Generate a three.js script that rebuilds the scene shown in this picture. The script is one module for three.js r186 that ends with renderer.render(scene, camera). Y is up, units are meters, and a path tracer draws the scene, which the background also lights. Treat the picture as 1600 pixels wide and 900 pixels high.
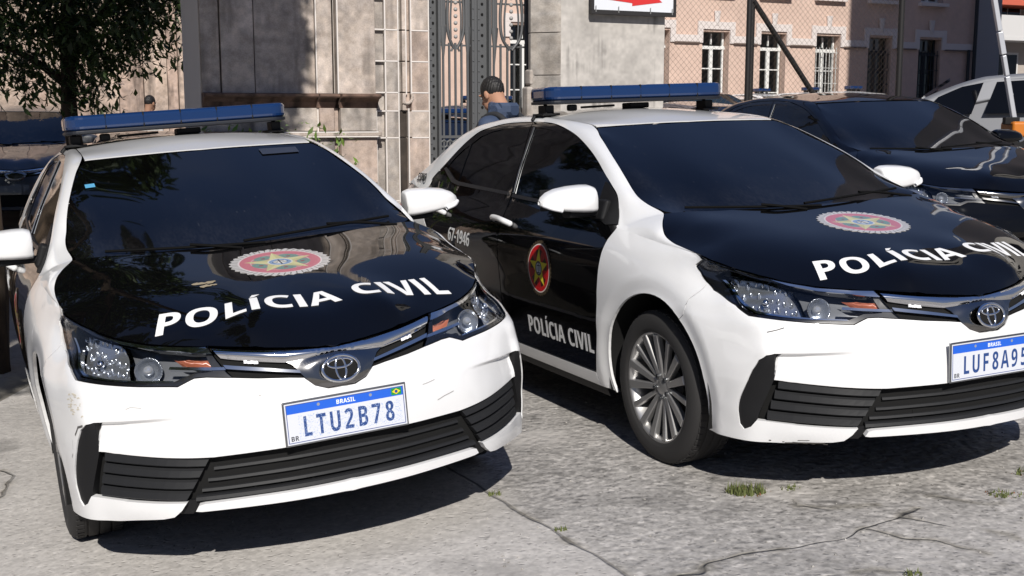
import * as THREE from 'three';
import { FontLoader } from 'three/addons/loaders/FontLoader.js';
import { mergeGeometries } from 'three/addons/utils/BufferGeometryUtils.js';
import { MarchingCubes } from 'three/addons/objects/MarchingCubes.js';
import { RoundedBoxGeometry } from 'three/addons/geometries/RoundedBoxGeometry.js';

// ------------------------------------------------------------------ camera, sky, sun, exposure
const scene = new THREE.Scene();
const camera = new THREE.PerspectiveCamera(28.108, 16 / 9, 0.1, 400);
camera.position.set(0, 1.447, 0);
camera.rotation.x = -THREE.MathUtils.degToRad(8.357);
scene.add(camera);
const SUN = new THREE.Vector3(0.10, 0.655, 0.748).normalize();
{ // clear sky with thin scattered cloud, paler towards the horizon
  const W = 1024, H = 512, d = new Float32Array(W * H * 4), hash = (i, j, k) => { let h = Math.imul(i * 374761393 + j * 668265263 + k * 1274126177, 1); h = Math.imul(h ^ (h >>> 13), 1274126177); return ((h ^ (h >>> 16)) >>> 0) / 4294967296; };
  const vn = (x, y, k) => { const i = Math.floor(x), j = Math.floor(y); let u = x - i, v = y - j; u = u * u * (3 - 2 * u); v = v * v * (3 - 2 * v); const a = hash(i, j, k), b = hash(i + 1, j, k), c = hash(i, j + 1, k), e = hash(i + 1, j + 1, k); return (a * (1 - u) + b * u) * (1 - v) + (c * (1 - u) + e * u) * v; };
  for (let j = 0; j < H; j++) for (let i = 0; i < W; i++) {
    const el = ((j + .5) / H - .5) * Math.PI, az = ((i + .5) / W - .5) * 2 * Math.PI, y = Math.sin(el), x = Math.cos(el) * Math.cos(az), z = Math.cos(el) * Math.sin(az), t = Math.pow(Math.max(0, y), .42);
    const g = Math.max(0, x * SUN.x + y * SUN.y + z * SUN.z), glow = .25 * Math.pow(g, 24) + .12 * Math.pow(g, 4);
    let c = [.68 + (.150 - .68) * t + glow, .80 + (.315 - .80) * t + glow, .98 + (.86 - .98) * t + glow];
    if (y > .02) { const px = x / (y + .22) * 1.6, pz = z / (y + .22) * 1.6; let s = 0, a = .5; for (let o = 0; o < 5; o++) { s += a * vn(px * (1 << o) * 1.3 + 9, pz * (1 << o) * 1.3 + 4, o); a *= .5; } const k = Math.min(1, Math.max(0, (s - .56) / .24)) * .32 * Math.min(1, y * 5); c = c.map((v, q) => v + ([1.15, 1.18, 1.22][q] - v) * k); }
    const q = (j * W + i) * 4; d[q] = c[0]; d[q + 1] = c[1]; d[q + 2] = c[2]; d[q + 3] = 1; }
  const t = new THREE.DataTexture(d, W, H, THREE.RGBAFormat, THREE.FloatType); t.mapping = THREE.EquirectangularReflectionMapping; t.magFilter = t.minFilter = THREE.LinearFilter; t.needsUpdate = true; scene.background = t; scene.environment = t;
}
scene.environmentIntensity = 0.30; scene.backgroundIntensity = 0.30;
const sun = new THREE.DirectionalLight(new THREE.Color(1.0, 0.955, 0.89), 4.9);
sun.position.copy(SUN).multiplyScalar(60);
sun.target.position.set(0, 0, -6);
sun.castShadow = true;
sun.shadow.mapSize.set(4096, 4096);
Object.assign(sun.shadow.camera, { left: -25, right: 35, top: 30, bottom: -25, near: 1, far: 160 });
scene.add(sun, sun.target);
const renderer = new THREE.WebGLRenderer({ antialias: true });
renderer.shadowMap.enabled = true;
renderer.toneMapping = THREE.LinearToneMapping;
renderer.toneMappingExposure = 1.0;
renderer.setSize(1024, 576);

// ------------------------------------------------------------------ small helpers
const V = (x, y, z) => new THREE.Vector3(x, y, z);
const lerp = (a, b, t) => a + (b - a) * t;
const clamp = (v, a = 0, b = 1) => Math.min(b, Math.max(a, v));
const smooth = (a, b, v) => { const t = clamp((v - a) / (b - a)); return t * t * (3 - 2 * t); };
function rng(seed) { let s = seed >>> 0; return () => { s = (s + 0x6D2B79F5) | 0; let t = Math.imul(s ^ (s >>> 15), 1 | s); t = (t + Math.imul(t ^ (t >>> 7), 61 | t)) ^ t; return ((t ^ (t >>> 14)) >>> 0) / 4294967296; }; }
const used = new Map();
function numbered(name) { const n = used.get(name) || 0; used.set(name, n + 1); return n ? `${name}_${String(n).padStart(3, '0')}` : name; }
function tag(o, label, category, group) { o.userData.label = label; if (category) o.userData.category = category; if (group) o.userData.group = group; return o; }
function thing(name, label, category, pos = [0, 0, 0], turn = 0, group) {
  const o = new THREE.Group(); o.name = numbered(name); o.position.set(...pos); o.rotation.y = turn; scene.add(o); return tag(o, label, category, group);
}
function part(name, geo, mat, parent) {
  const m = new THREE.Mesh(geo, mat); m.name = name; m.castShadow = m.receiveShadow = true; parent.add(m); return m;
}
function structure(name, geo, mat) { const m = part(name, geo, mat, scene); m.name = numbered(name); m.userData.kind = 'structure'; return m; }
function merge(list) {
  return mergeGeometries(list.map(g => { const h = g.index ? g.toNonIndexed() : g.clone(); for (const k of Object.keys(h.attributes)) if (!['position', 'normal', 'uv'].includes(k)) h.deleteAttribute(k); if (!h.attributes.uv) h.setAttribute('uv', new THREE.BufferAttribute(new Float32Array(h.attributes.position.count * 2), 2)); return h; }));
}
function flip(g) { // mirror a geometry in x
  const h = g.clone(); const p = h.attributes.position, n = h.attributes.normal;
  for (let i = 0; i < p.count; i++) { p.setX(i, -p.getX(i)); if (n) n.setX(i, -n.getX(i)); }
  if (h.index) { const a = h.index.array; for (let i = 0; i < a.length; i += 3) { const t = a[i]; a[i] = a[i + 2]; a[i + 2] = t; } }
  else for (const k of Object.keys(h.attributes)) { const at = h.attributes[k]; const s = at.itemSize; for (let i = 0; i < at.count; i += 3) for (let c = 0; c < s; c++) { const t = at.array[i * s + c]; at.array[i * s + c] = at.array[(i + 2) * s + c]; at.array[(i + 2) * s + c] = t; } }
  return h;
}
function box(w, h, d, x = 0, y = 0, z = 0, r = 0) { const g = r ? new RoundedBoxGeometry(w, h, d, 2, r) : new THREE.BoxGeometry(w, h, d); g.translate(x, y, z); return g; }
function tube(pts, r, n = 24, k = 8) { return new THREE.TubeGeometry(new THREE.CatmullRomCurve3(pts.map(p => V(...p))), n, r, k, false); }
function bar(a, b, r, k = 8) { // round bar between two points
  const A = V(...a), B = V(...b), d = B.clone().sub(A); const g = new THREE.CylinderGeometry(r, r, d.length(), k);
  g.applyQuaternion(new THREE.Quaternion().setFromUnitVectors(V(0, 1, 0), d.normalize())); g.translate((A.x + B.x) / 2, (A.y + B.y) / 2, (A.z + B.z) / 2); return g;
}
function uvBox(g, k = 1) { // uv in metres from the dominant normal
  if (g.index) g = g.toNonIndexed(); const p = g.attributes.position, n = g.attributes.normal, uv = new Float32Array(p.count * 2);
  for (let i = 0; i < p.count; i++) { const ax = Math.abs(n.getX(i)), ay = Math.abs(n.getY(i)), az = Math.abs(n.getZ(i));
    const [u, v] = ax > ay && ax > az ? [p.getZ(i), p.getY(i)] : ay > az ? [p.getX(i), p.getZ(i)] : [p.getX(i), p.getY(i)]; uv[2 * i] = u * k; uv[2 * i + 1] = v * k; }
  g.setAttribute('uv', new THREE.BufferAttribute(uv, 2)); return g;
}

// value noise, tileable
function noise2(seed, px, py) {
  const r = rng(seed), g = Float32Array.from({ length: px * py }, () => r());
  return (x, y) => { x = ((x % px) + px) % px; y = ((y % py) + py) % py; const i = Math.floor(x), j = Math.floor(y); let u = x - i, v = y - j; u = u * u * (3 - 2 * u); v = v * v * (3 - 2 * v);
    const i1 = (i + 1) % px, j1 = (j + 1) % py; return lerp(lerp(g[j * px + i], g[j * px + i1], u), lerp(g[j1 * px + i], g[j1 * px + i1], u), v); };
}
function fbm(seed, base, oct, by = base) { const L = []; for (let o = 0; o < oct; o++) L.push(noise2(seed + o * 17, base << o, by << o));
  return (u, v) => { let s = 0, a = 0.5, t = 0; for (let o = 0; o < oct; o++) { s += a * L[o](u * (base << o), v * (by << o)); t += a; a *= 0.55; } return s / t; }; }
function dataTex(w, h, fn, srgb, rx = 1, ry = 1) {
  const d = new Uint8Array(w * h * 4);
  for (let j = 0; j < h; j++) for (let i = 0; i < w; i++) { const c = fn((i + 0.5) / w, (j + 0.5) / h), k = (j * w + i) * 4; for (let q = 0; q < 3; q++) d[k + q] = clamp(Array.isArray(c) ? c[q] : c, 0, 255); d[k + 3] = Array.isArray(c) && c.length > 3 ? c[3] : 255; }
  const t = new THREE.DataTexture(d, w, h); t.wrapS = t.wrapT = THREE.RepeatWrapping; t.magFilter = THREE.LinearFilter; t.minFilter = THREE.LinearMipmapLinearFilter; t.generateMipmaps = true;
  if (srgb) t.colorSpace = THREE.SRGBColorSpace; t.repeat.set(rx, ry); t.needsUpdate = true; return t;
}
const lin = (r, g, b) => new THREE.Color().setRGB(r, g, b);
const std = o => new THREE.MeshStandardMaterial(o), phys = o => new THREE.MeshPhysicalMaterial(o);

// ------------------------------------------------------------------ materials
const M = {
  white: phys({ color: lin(.78, .78, .78), roughness: .42, clearcoat: 1, clearcoatRoughness: .04 }),
  black: phys({ color: lin(.0022, .0022, .0026), roughness: .5, specularIntensity: 0, clearcoat: 1, clearcoatRoughness: .03 }),
  shutBlack: phys({ color: lin(.005, .005, .006), roughness: .25, clearcoat: .6, clearcoatRoughness: .05 }),
  glass: phys({ color: lin(.0015, .0018, .0024), roughness: .03, specularIntensity: 1, ior: 1.55 }),
  sideGlass: phys({ color: lin(.001, .001, .001), roughness: .04, ior: 1.5 }),
  plastic: phys({ specularIntensity: .5, color: lin(.010, .010, .011), roughness: .6 }),
  slat: phys({ specularIntensity: .5, color: lin(.016, .0165, .018), roughness: .55 }),
  dark: phys({ specularIntensity: .3, color: lin(.012, .012, .012), roughness: .9 }),
  rubber: std({ color: lin(.022, .021, .021), roughness: .8 }),
  chrome: std({ color: lin(.80, .81, .83), roughness: .10, metalness: 1 }),
  satin: std({ color: lin(.34, .35, .36), roughness: .28, metalness: 1 }),
  alloy: std({ color: lin(.42, .415, .41), roughness: .34, metalness: .75 }),
  lampGlass: phys({ color: lin(1, 1, 1), roughness: .0, transmission: 1, thickness: 0, ior: 1.5 }),
  lampBack: std({ color: lin(.16, .17, .19), roughness: .32, metalness: .35 }),
  wiper: phys({ color: lin(.004, .004, .004), roughness: .8, specularIntensity: .25 }),
  surround: std({ color: lin(.30, .295, .29), roughness: .14, metalness: 1 }),
  reflect: std({ color: lin(.50, .53, .58), roughness: .20, metalness: .85 }),
  amber: phys({ color: lin(.42, .13, .07), roughness: .25, clearcoat: 1 }),
  led: std({ color: lin(.8, .8, .82), roughness: .3 }),
  sticker: std({ color: lin(.80, .80, .80), roughness: .55 }),
  blackSticker: std({ color: lin(.01, .01, .01), roughness: .6 }),
  redSticker: std({ color: lin(.55, .02, .02), roughness: .5 }),
  blueLens: phys({ color: lin(.006, .026, .095), roughness: .12, clearcoat: 1, clearcoatRoughness: .05 }),
  redLens: phys({ color: lin(.35, .01, .01), roughness: .1, clearcoat: 1 }),
  mirrorGlass: std({ color: lin(.7, .7, .7), roughness: .02, metalness: 1 }),
};

{ // a thin film of dust and specks on the tinted glass
  const n1 = fbm(601, 3, 4), n2 = noise2(607, 160, 160), n3 = noise2(609, 64, 64); M.glass = phys({ color: lin(1, 1, 1), roughness: .03, ior: 1.55, map: dataTex(384, 384, (u, v) => { const k = 5 + 15 * smooth(.50, .75, n1(u, v)) * (.5 + n2(u * 160, v * 160)) + 34 * smooth(.965, .995, n3(u * 64, v * 64)); return [k, k, k * 1.05]; }, true) });
}
// ------------------------------------------------------------------ interpolation
function pchip(xs, ys) {
  const n = xs.length, d = [], m = new Array(n).fill(0);
  for (let i = 0; i < n - 1; i++) d.push((ys[i + 1] - ys[i]) / (xs[i + 1] - xs[i]));
  for (let i = 1; i < n - 1; i++) if (d[i - 1] * d[i] > 0) { const h0 = xs[i] - xs[i - 1], h1 = xs[i + 1] - xs[i], w1 = 2 * h1 + h0, w2 = h1 + 2 * h0; m[i] = (w1 + w2) / (w1 / d[i - 1] + w2 / d[i]); }
  m[0] = d[0]; m[n - 1] = d[n - 2];
  return x => { let i = 0; while (i < n - 2 && x > xs[i + 1]) i++; const h = xs[i + 1] - xs[i], t = (x - xs[i]) / h;
    if (t < 0) return ys[0] + m[0] * (x - xs[0]); if (t > 1) return ys[n - 1] + m[n - 1] * (x - xs[n - 1]);
    const t2 = t * t, t3 = t2 * t; return (2 * t3 - 3 * t2 + 1) * ys[i] + (t3 - 2 * t2 + t) * h * m[i] + (-2 * t3 + 3 * t2) * ys[i + 1] + (t3 - t2) * h * m[i + 1]; };
}
function tps(pts, lam = 0) { // thin plate spline w = f(u, v) through [u, v, w]
  const n = pts.length, N = n + 3, A = Array.from({ length: N }, () => new Float64Array(N + 1));
  const U = r2 => r2 < 1e-12 ? 0 : r2 * Math.log(r2);
  for (let i = 0; i < n; i++) { for (let j = 0; j < n; j++) A[i][j] = U((pts[i][0] - pts[j][0]) ** 2 + (pts[i][1] - pts[j][1]) ** 2) + (i === j ? lam : 0);
    A[i][n] = A[n][i] = 1; A[i][n + 1] = A[n + 1][i] = pts[i][0]; A[i][n + 2] = A[n + 2][i] = pts[i][1]; A[i][N] = pts[i][2]; }
  for (let c = 0; c < N; c++) { let p = c; for (let r = c + 1; r < N; r++) if (Math.abs(A[r][c]) > Math.abs(A[p][c])) p = r; [A[c], A[p]] = [A[p], A[c]];
    for (let r = c + 1; r < N; r++) { const k = A[r][c] / A[c][c]; if (k) for (let q = c; q <= N; q++) A[r][q] -= k * A[c][q]; } }
  const w = new Float64Array(N); for (let r = N - 1; r >= 0; r--) { let s = A[r][N]; for (let q = r + 1; q < N; q++) s -= A[r][q] * w[q]; w[r] = s / A[r][r]; }
  return (u, v) => { let s = w[n] + w[n + 1] * u + w[n + 2] * v; for (let i = 0; i < n; i++) s += w[i] * U((u - pts[i][0]) ** 2 + (v - pts[i][1]) ** 2); return s; };
}
function polyline(pts) { // point at t in 0..1 by arc length, smooth
  const c = new THREE.CatmullRomCurve3(pts.map(p => V(...p)), false, 'centripetal'); c.arcLengthDivisions = 60; return t => c.getPoint(t * 1); }

// ------------------------------------------------------------------ trimmed sheets on a surface
// P(u, v) -> Vector3; loop: outline in (u, v); holes; opts: h edge length, off along the normal, gap pulled in from the outline, skirt folded back
function sheet(P, loop, holes = [], o = {}) {
  const h = o.h || 0.04, off = o.off || 0, gap = o.gap || 0, skirt = o.skirt === undefined ? 0.012 : o.skirt, e = o.e || 1e-3, ref = o.ref || V(0, .6, -1.3), seam = o.seam || (() => false), onEdge = o.onEdge;
  const su = o.su || 1, nrm = (u, v) => { const a = P(u + e / su, v).sub(P(u - e / su, v)), b = P(u, v + e).sub(P(u, v - e)); const n = a.cross(b).normalize(); const p = P(u, v); if (o.out ? n.dot(o.out) < 0 : n.dot(p.clone().sub(ref)) < 0) n.negate(); return n; };
  const dense = L => { const out = []; for (let i = 0; i < L.length; i++) { const a = L[i], b = L[(i + 1) % L.length], d = P(...a).distanceTo(P(...b)), k = Math.max(1, Math.ceil(d / h)); for (let q = 0; q < k; q++) { const t = q / k; out.push([lerp(a[0], b[0], t), lerp(a[1], b[1], t)]); } } return out; };
  const area = L => L.reduce((s, a, i) => { const b = L[(i + 1) % L.length]; return s + a[0] * b[1] - a[1] * b[0]; }, 0);
  const inset = (L, sgn) => { if (!gap) return L; const ccw = area(L) > 0 ? 1 : -1;
    return L.map((p, i) => { if (seam(...p) || (o.noGap && o.noGap(...p))) return p; const a = L[(i + L.length - 1) % L.length], b = L[(i + 1) % L.length];
      const p0 = P(...p), Pu = P(p[0] + e / su, p[1]).sub(P(p[0] - e / su, p[1])).multiplyScalar(su / (2 * e)), Pv = P(p[0], p[1] + e).sub(P(p[0], p[1] - e)).multiplyScalar(1 / (2 * e));
      // inward direction in 3-D, from the tangent turned by 90 degrees in the surface
      const t = P(...b).sub(P(...a)).normalize(), n = Pu.clone().cross(Pv).normalize(), inw = n.cross(t).multiplyScalar(ccw * sgn);
      const E = Pu.dot(Pu), F = Pu.dot(Pv), G = Pv.dot(Pv), D = E * G - F * F, x = inw.dot(Pu), y = inw.dot(Pv); const du = (G * x - F * y) / D, dv = (E * y - F * x) / D; return [p[0] + du * gap, p[1] + dv * gap]; }); };
  const C = inset(dense(loop), 1), HS = holes.map(L => inset(dense(L), -1));
  const sc = p => new THREE.Vector2(p[0] * su, p[1]);
  let C2 = C, rev = THREE.ShapeUtils.area(C.map(sc)) < 0; if (rev) C2 = C.slice().reverse();
  const H2 = HS.map(L => THREE.ShapeUtils.area(L.map(sc)) > 0 ? L.slice().reverse() : L);
  let T = THREE.ShapeUtils.triangulateShape(C2.map(sc), H2.map(L => L.map(sc))); const UV = [...C2, ...H2.flat()].map(p => p.slice()); const P3 = UV.map(p => P(...p));
  for (let it = 0; it < 9; it++) { const mid = new Map(), key = (a, b) => a < b ? a * 1e6 + b : b * 1e6 + a; const M2 = (a, b) => { const k = key(a, b); if (mid.has(k)) return mid.get(k); let r = -1; if (P3[a].distanceTo(P3[b]) > (o.hAt ? o.hAt((UV[a][0] + UV[b][0]) / 2, (UV[a][1] + UV[b][1]) / 2) : h) * 1.35) { r = UV.length; const q = [(UV[a][0] + UV[b][0]) / 2, (UV[a][1] + UV[b][1]) / 2]; UV.push(q); P3.push(P(...q)); } mid.set(k, r); return r; };
    const N = []; for (const [a, b, c] of T) { const x = M2(a, b), y = M2(b, c), z = M2(c, a), k = (x >= 0) + (y >= 0) + (z >= 0);
      if (!k) N.push([a, b, c]); else if (k === 3) N.push([a, x, z], [x, b, y], [z, y, c], [x, y, z]);
      else { let [A, B, Cc, X, Y, Z] = [a, b, c, x, y, z]; 
        if (k === 1) { while (X < 0) [A, B, Cc, X, Y, Z] = [B, Cc, A, Y, Z, X]; N.push([A, X, Cc], [X, B, Cc]); }
        else { while (Z >= 0) [A, B, Cc, X, Y, Z] = [B, Cc, A, Y, Z, X]; N.push([X, B, Y]); if (P3[A].distanceTo(P3[Y]) < P3[X].distanceTo(P3[Cc])) N.push([A, X, Y], [A, Y, Cc]); else N.push([A, X, Cc], [X, Y, Cc]); } } }
    const same = N.length === T.length; T = N; if (same) break; if (T.length > 60000) break; }
  const nq = (u, v) => { const Q = (a, b) => P(a, b).addScaledVector(nrm(a, b), o.offFn(a, b)), ee = o.en || e; const n = Q(u + ee / su, v).sub(Q(u - ee / su, v)).cross(Q(u, v + ee).sub(Q(u, v - ee))).normalize(); if (n.dot(nrm(u, v)) < 0) n.negate(); return n; };
  const NF = UV.map(p => nrm(...p)), NN = o.offFn ? UV.map(p => nq(...p)) : NF, pos = [], nor = [], uv = [], idx = [];
  UV.forEach((p, i) => { const f = o.offFn ? o.offFn(...p) : 0; const q = P3[i].clone().addScaledVector(NF[i], off + f); pos.push(q.x, q.y, q.z); nor.push(NN[i].x, NN[i].y, NN[i].z); if (o.uv) uv.push(...o.uv(p[0], p[1])); else uv.push(p[0], p[1]); });
  let s = 0; for (const [a, b, c] of T) { const g = P3[b].clone().sub(P3[a]).cross(P3[c].clone().sub(P3[a])); s += g.dot(NN[a]); }
  const fl = s < 0; for (const [a, b, c] of T) fl ? idx.push(a, c, b) : idx.push(a, b, c);
  if (skirt) { const loops = []; let k0 = 0; for (const L of [C2, ...H2]) { loops.push([k0, L.length]); k0 += L.length; }
    for (const [k, n] of loops) for (let i = 0; i < n; i++) { const a = k + i, b = k + (i + 1) % n; if (seam(...UV[a]) && seam(...UV[b])) continue; const A = V(pos[3 * a], pos[3 * a + 1], pos[3 * a + 2]), B = V(pos[3 * b], pos[3 * b + 1], pos[3 * b + 2]);
      const A2 = A.clone().addScaledVector(NN[a], -skirt), B2 = B.clone().addScaledVector(NN[b], -skirt); let nn = B.clone().sub(A).cross(NN[a]).normalize(); if (fl) nn.negate(); const q = pos.length / 3;
      for (const v of [A, B, B2, A2]) { pos.push(v.x, v.y, v.z); nor.push(nn.x, nn.y, nn.z); uv.push(0, 0); } fl ? idx.push(q, q + 1, q + 2, q, q + 2, q + 3) : idx.push(q, q + 2, q + 1, q, q + 3, q + 2); } }
  const g = new THREE.BufferGeometry(); g.setAttribute('position', new THREE.Float32BufferAttribute(pos, 3)); g.setAttribute('normal', new THREE.Float32BufferAttribute(nor, 3)); g.setAttribute('uv', new THREE.Float32BufferAttribute(uv, 2)); g.setIndex(idx); return g;
}
// strip between two curves A(t), B(t) with a bulge
function strip(A, B, n = 40, m = 6, bulge = 0.01, ref = V(0, .6, -1.3), skirt = 0.0, ang = Math.PI) {
  const P = (t, w) => { const a = A(t), b = B(t); return a.lerp(b, w); };
  const pos = [], idx = [];
  for (let i = 0; i <= n; i++) { const t = i / n, a = A(t), b = B(t), tg = A(Math.min(1, t + .01)).sub(A(Math.max(0, t - .01))); const nn = b.clone().sub(a).cross(tg).normalize(); if (nn.dot(a.clone().sub(ref)) < 0) nn.negate();
    const wd = a.distanceTo(b); for (let j = 0; j <= m; j++) { const w = j / m, q = a.clone().lerp(b, w).addScaledVector(nn, Math.min(bulge, wd * .16) * Math.sin(ang * w)); pos.push(q.x, q.y, q.z); } }
  for (let i = 0; i < n; i++) for (let j = 0; j < m; j++) { const a = i * (m + 1) + j, b = a + 1, c = a + m + 1, d = c + 1; idx.push(a, c, b, b, c, d); }
  const g = new THREE.BufferGeometry(); g.setAttribute('position', new THREE.Float32BufferAttribute(pos, 3)); g.setIndex(idx); g.computeVertexNormals();
  const p = V(...pos.slice(0, 3)), N = g.attributes.normal; const k = Math.floor(n / 2) * (m + 1) + Math.floor(m / 2); const q = V(pos[3 * k], pos[3 * k + 1], pos[3 * k + 2]);
  if (V(N.getX(k), N.getY(k), N.getZ(k)).dot(q.clone().sub(ref)) < 0) { for (let i = 0; i < idx.length; i += 3) [idx[i], idx[i + 2]] = [idx[i + 2], idx[i]]; g.setIndex(idx); g.computeVertexNormals(); }
  g.setAttribute('uv', new THREE.Float32BufferAttribute(new Float32Array(pos.length / 3 * 2), 2)); return g;
}
const font = await new FontLoader().loadAsync('fonts/droid/droid_sans_bold.typeface.json');
// flat outlines of a text in units of cap height (baseline at 0), with a plain upright I; returns [outline, holes] pairs and the width
function textShapes(str, squeeze = 1) {
  const fd = font.data, box2 = sh => { const b = new THREE.Box2(); for (const q of sh) for (const p of q.getPoints(5)) b.expandByPoint(p); return b; };
  const cap = box2(font.generateShapes('H', 1)).max.y, out = []; let x = 0;
  for (const ch of str) {
    if (ch === 'I' || ch === 'Í') { const w = .23, bx = (a, b, c, d) => [[x + a, c], [x + b, c], [x + b, d], [x + a, d]]; out.push([bx(.09, .09 + w, 0, 1), []]); if (ch === 'Í') out.push([[[x + .12, 1.08], [x + .24, 1.08], [x + .42, 1.28], [x + .20, 1.28]], []]); x += w + .18; continue; }
    const gl = fd.glyphs[ch] || fd.glyphs['?']; if (ch !== ' ') for (const s of font.generateShapes(ch, 1)) { const e = s.extractPoints(5), f = p => [x + p.x / cap, p.y / cap]; out.push([e.shape.map(f), e.holes.map(q => q.map(f))]); }
    x += (ch === ' ' ? .42 : gl.ha / fd.resolution / cap); }
  let mn = 1e9, mx = -1e9; for (const [c] of out) for (const p of c) { mn = Math.min(mn, p[0]); mx = Math.max(mx, p[0]); }
  for (const [c, hs] of out) for (const L of [c, ...hs]) for (const p of L) p[0] = (p[0] - mn) * squeeze;
  return { list: out, width: (mx - mn) * squeeze };
}
function cleanLoop(L) { const o = []; for (const p of L) if (!o.length || Math.hypot(p[0] - o[o.length - 1][0], p[1] - o[o.length - 1][1]) > 1e-4) o.push(p); if (Math.hypot(o[0][0] - o[o.length - 1][0], o[0][1] - o[o.length - 1][1]) < 1e-4) o.pop(); return o; }
function textOn(str, P, o = {}) { // P(u in text units, v) -> surface point; letters as thin stickers
  const t = textShapes(str, o.squeeze || 1); return { width: t.width, geo: w => merge(t.list.map(([c, hs]) => sheet((u, v) => P(u, v, t.width), cleanLoop(c), hs.map(cleanLoop), { h: o.h || .03, off: o.off || .0015, skirt: .001, e: .02, ref: o.ref, out: o.out }))) };
}

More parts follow.
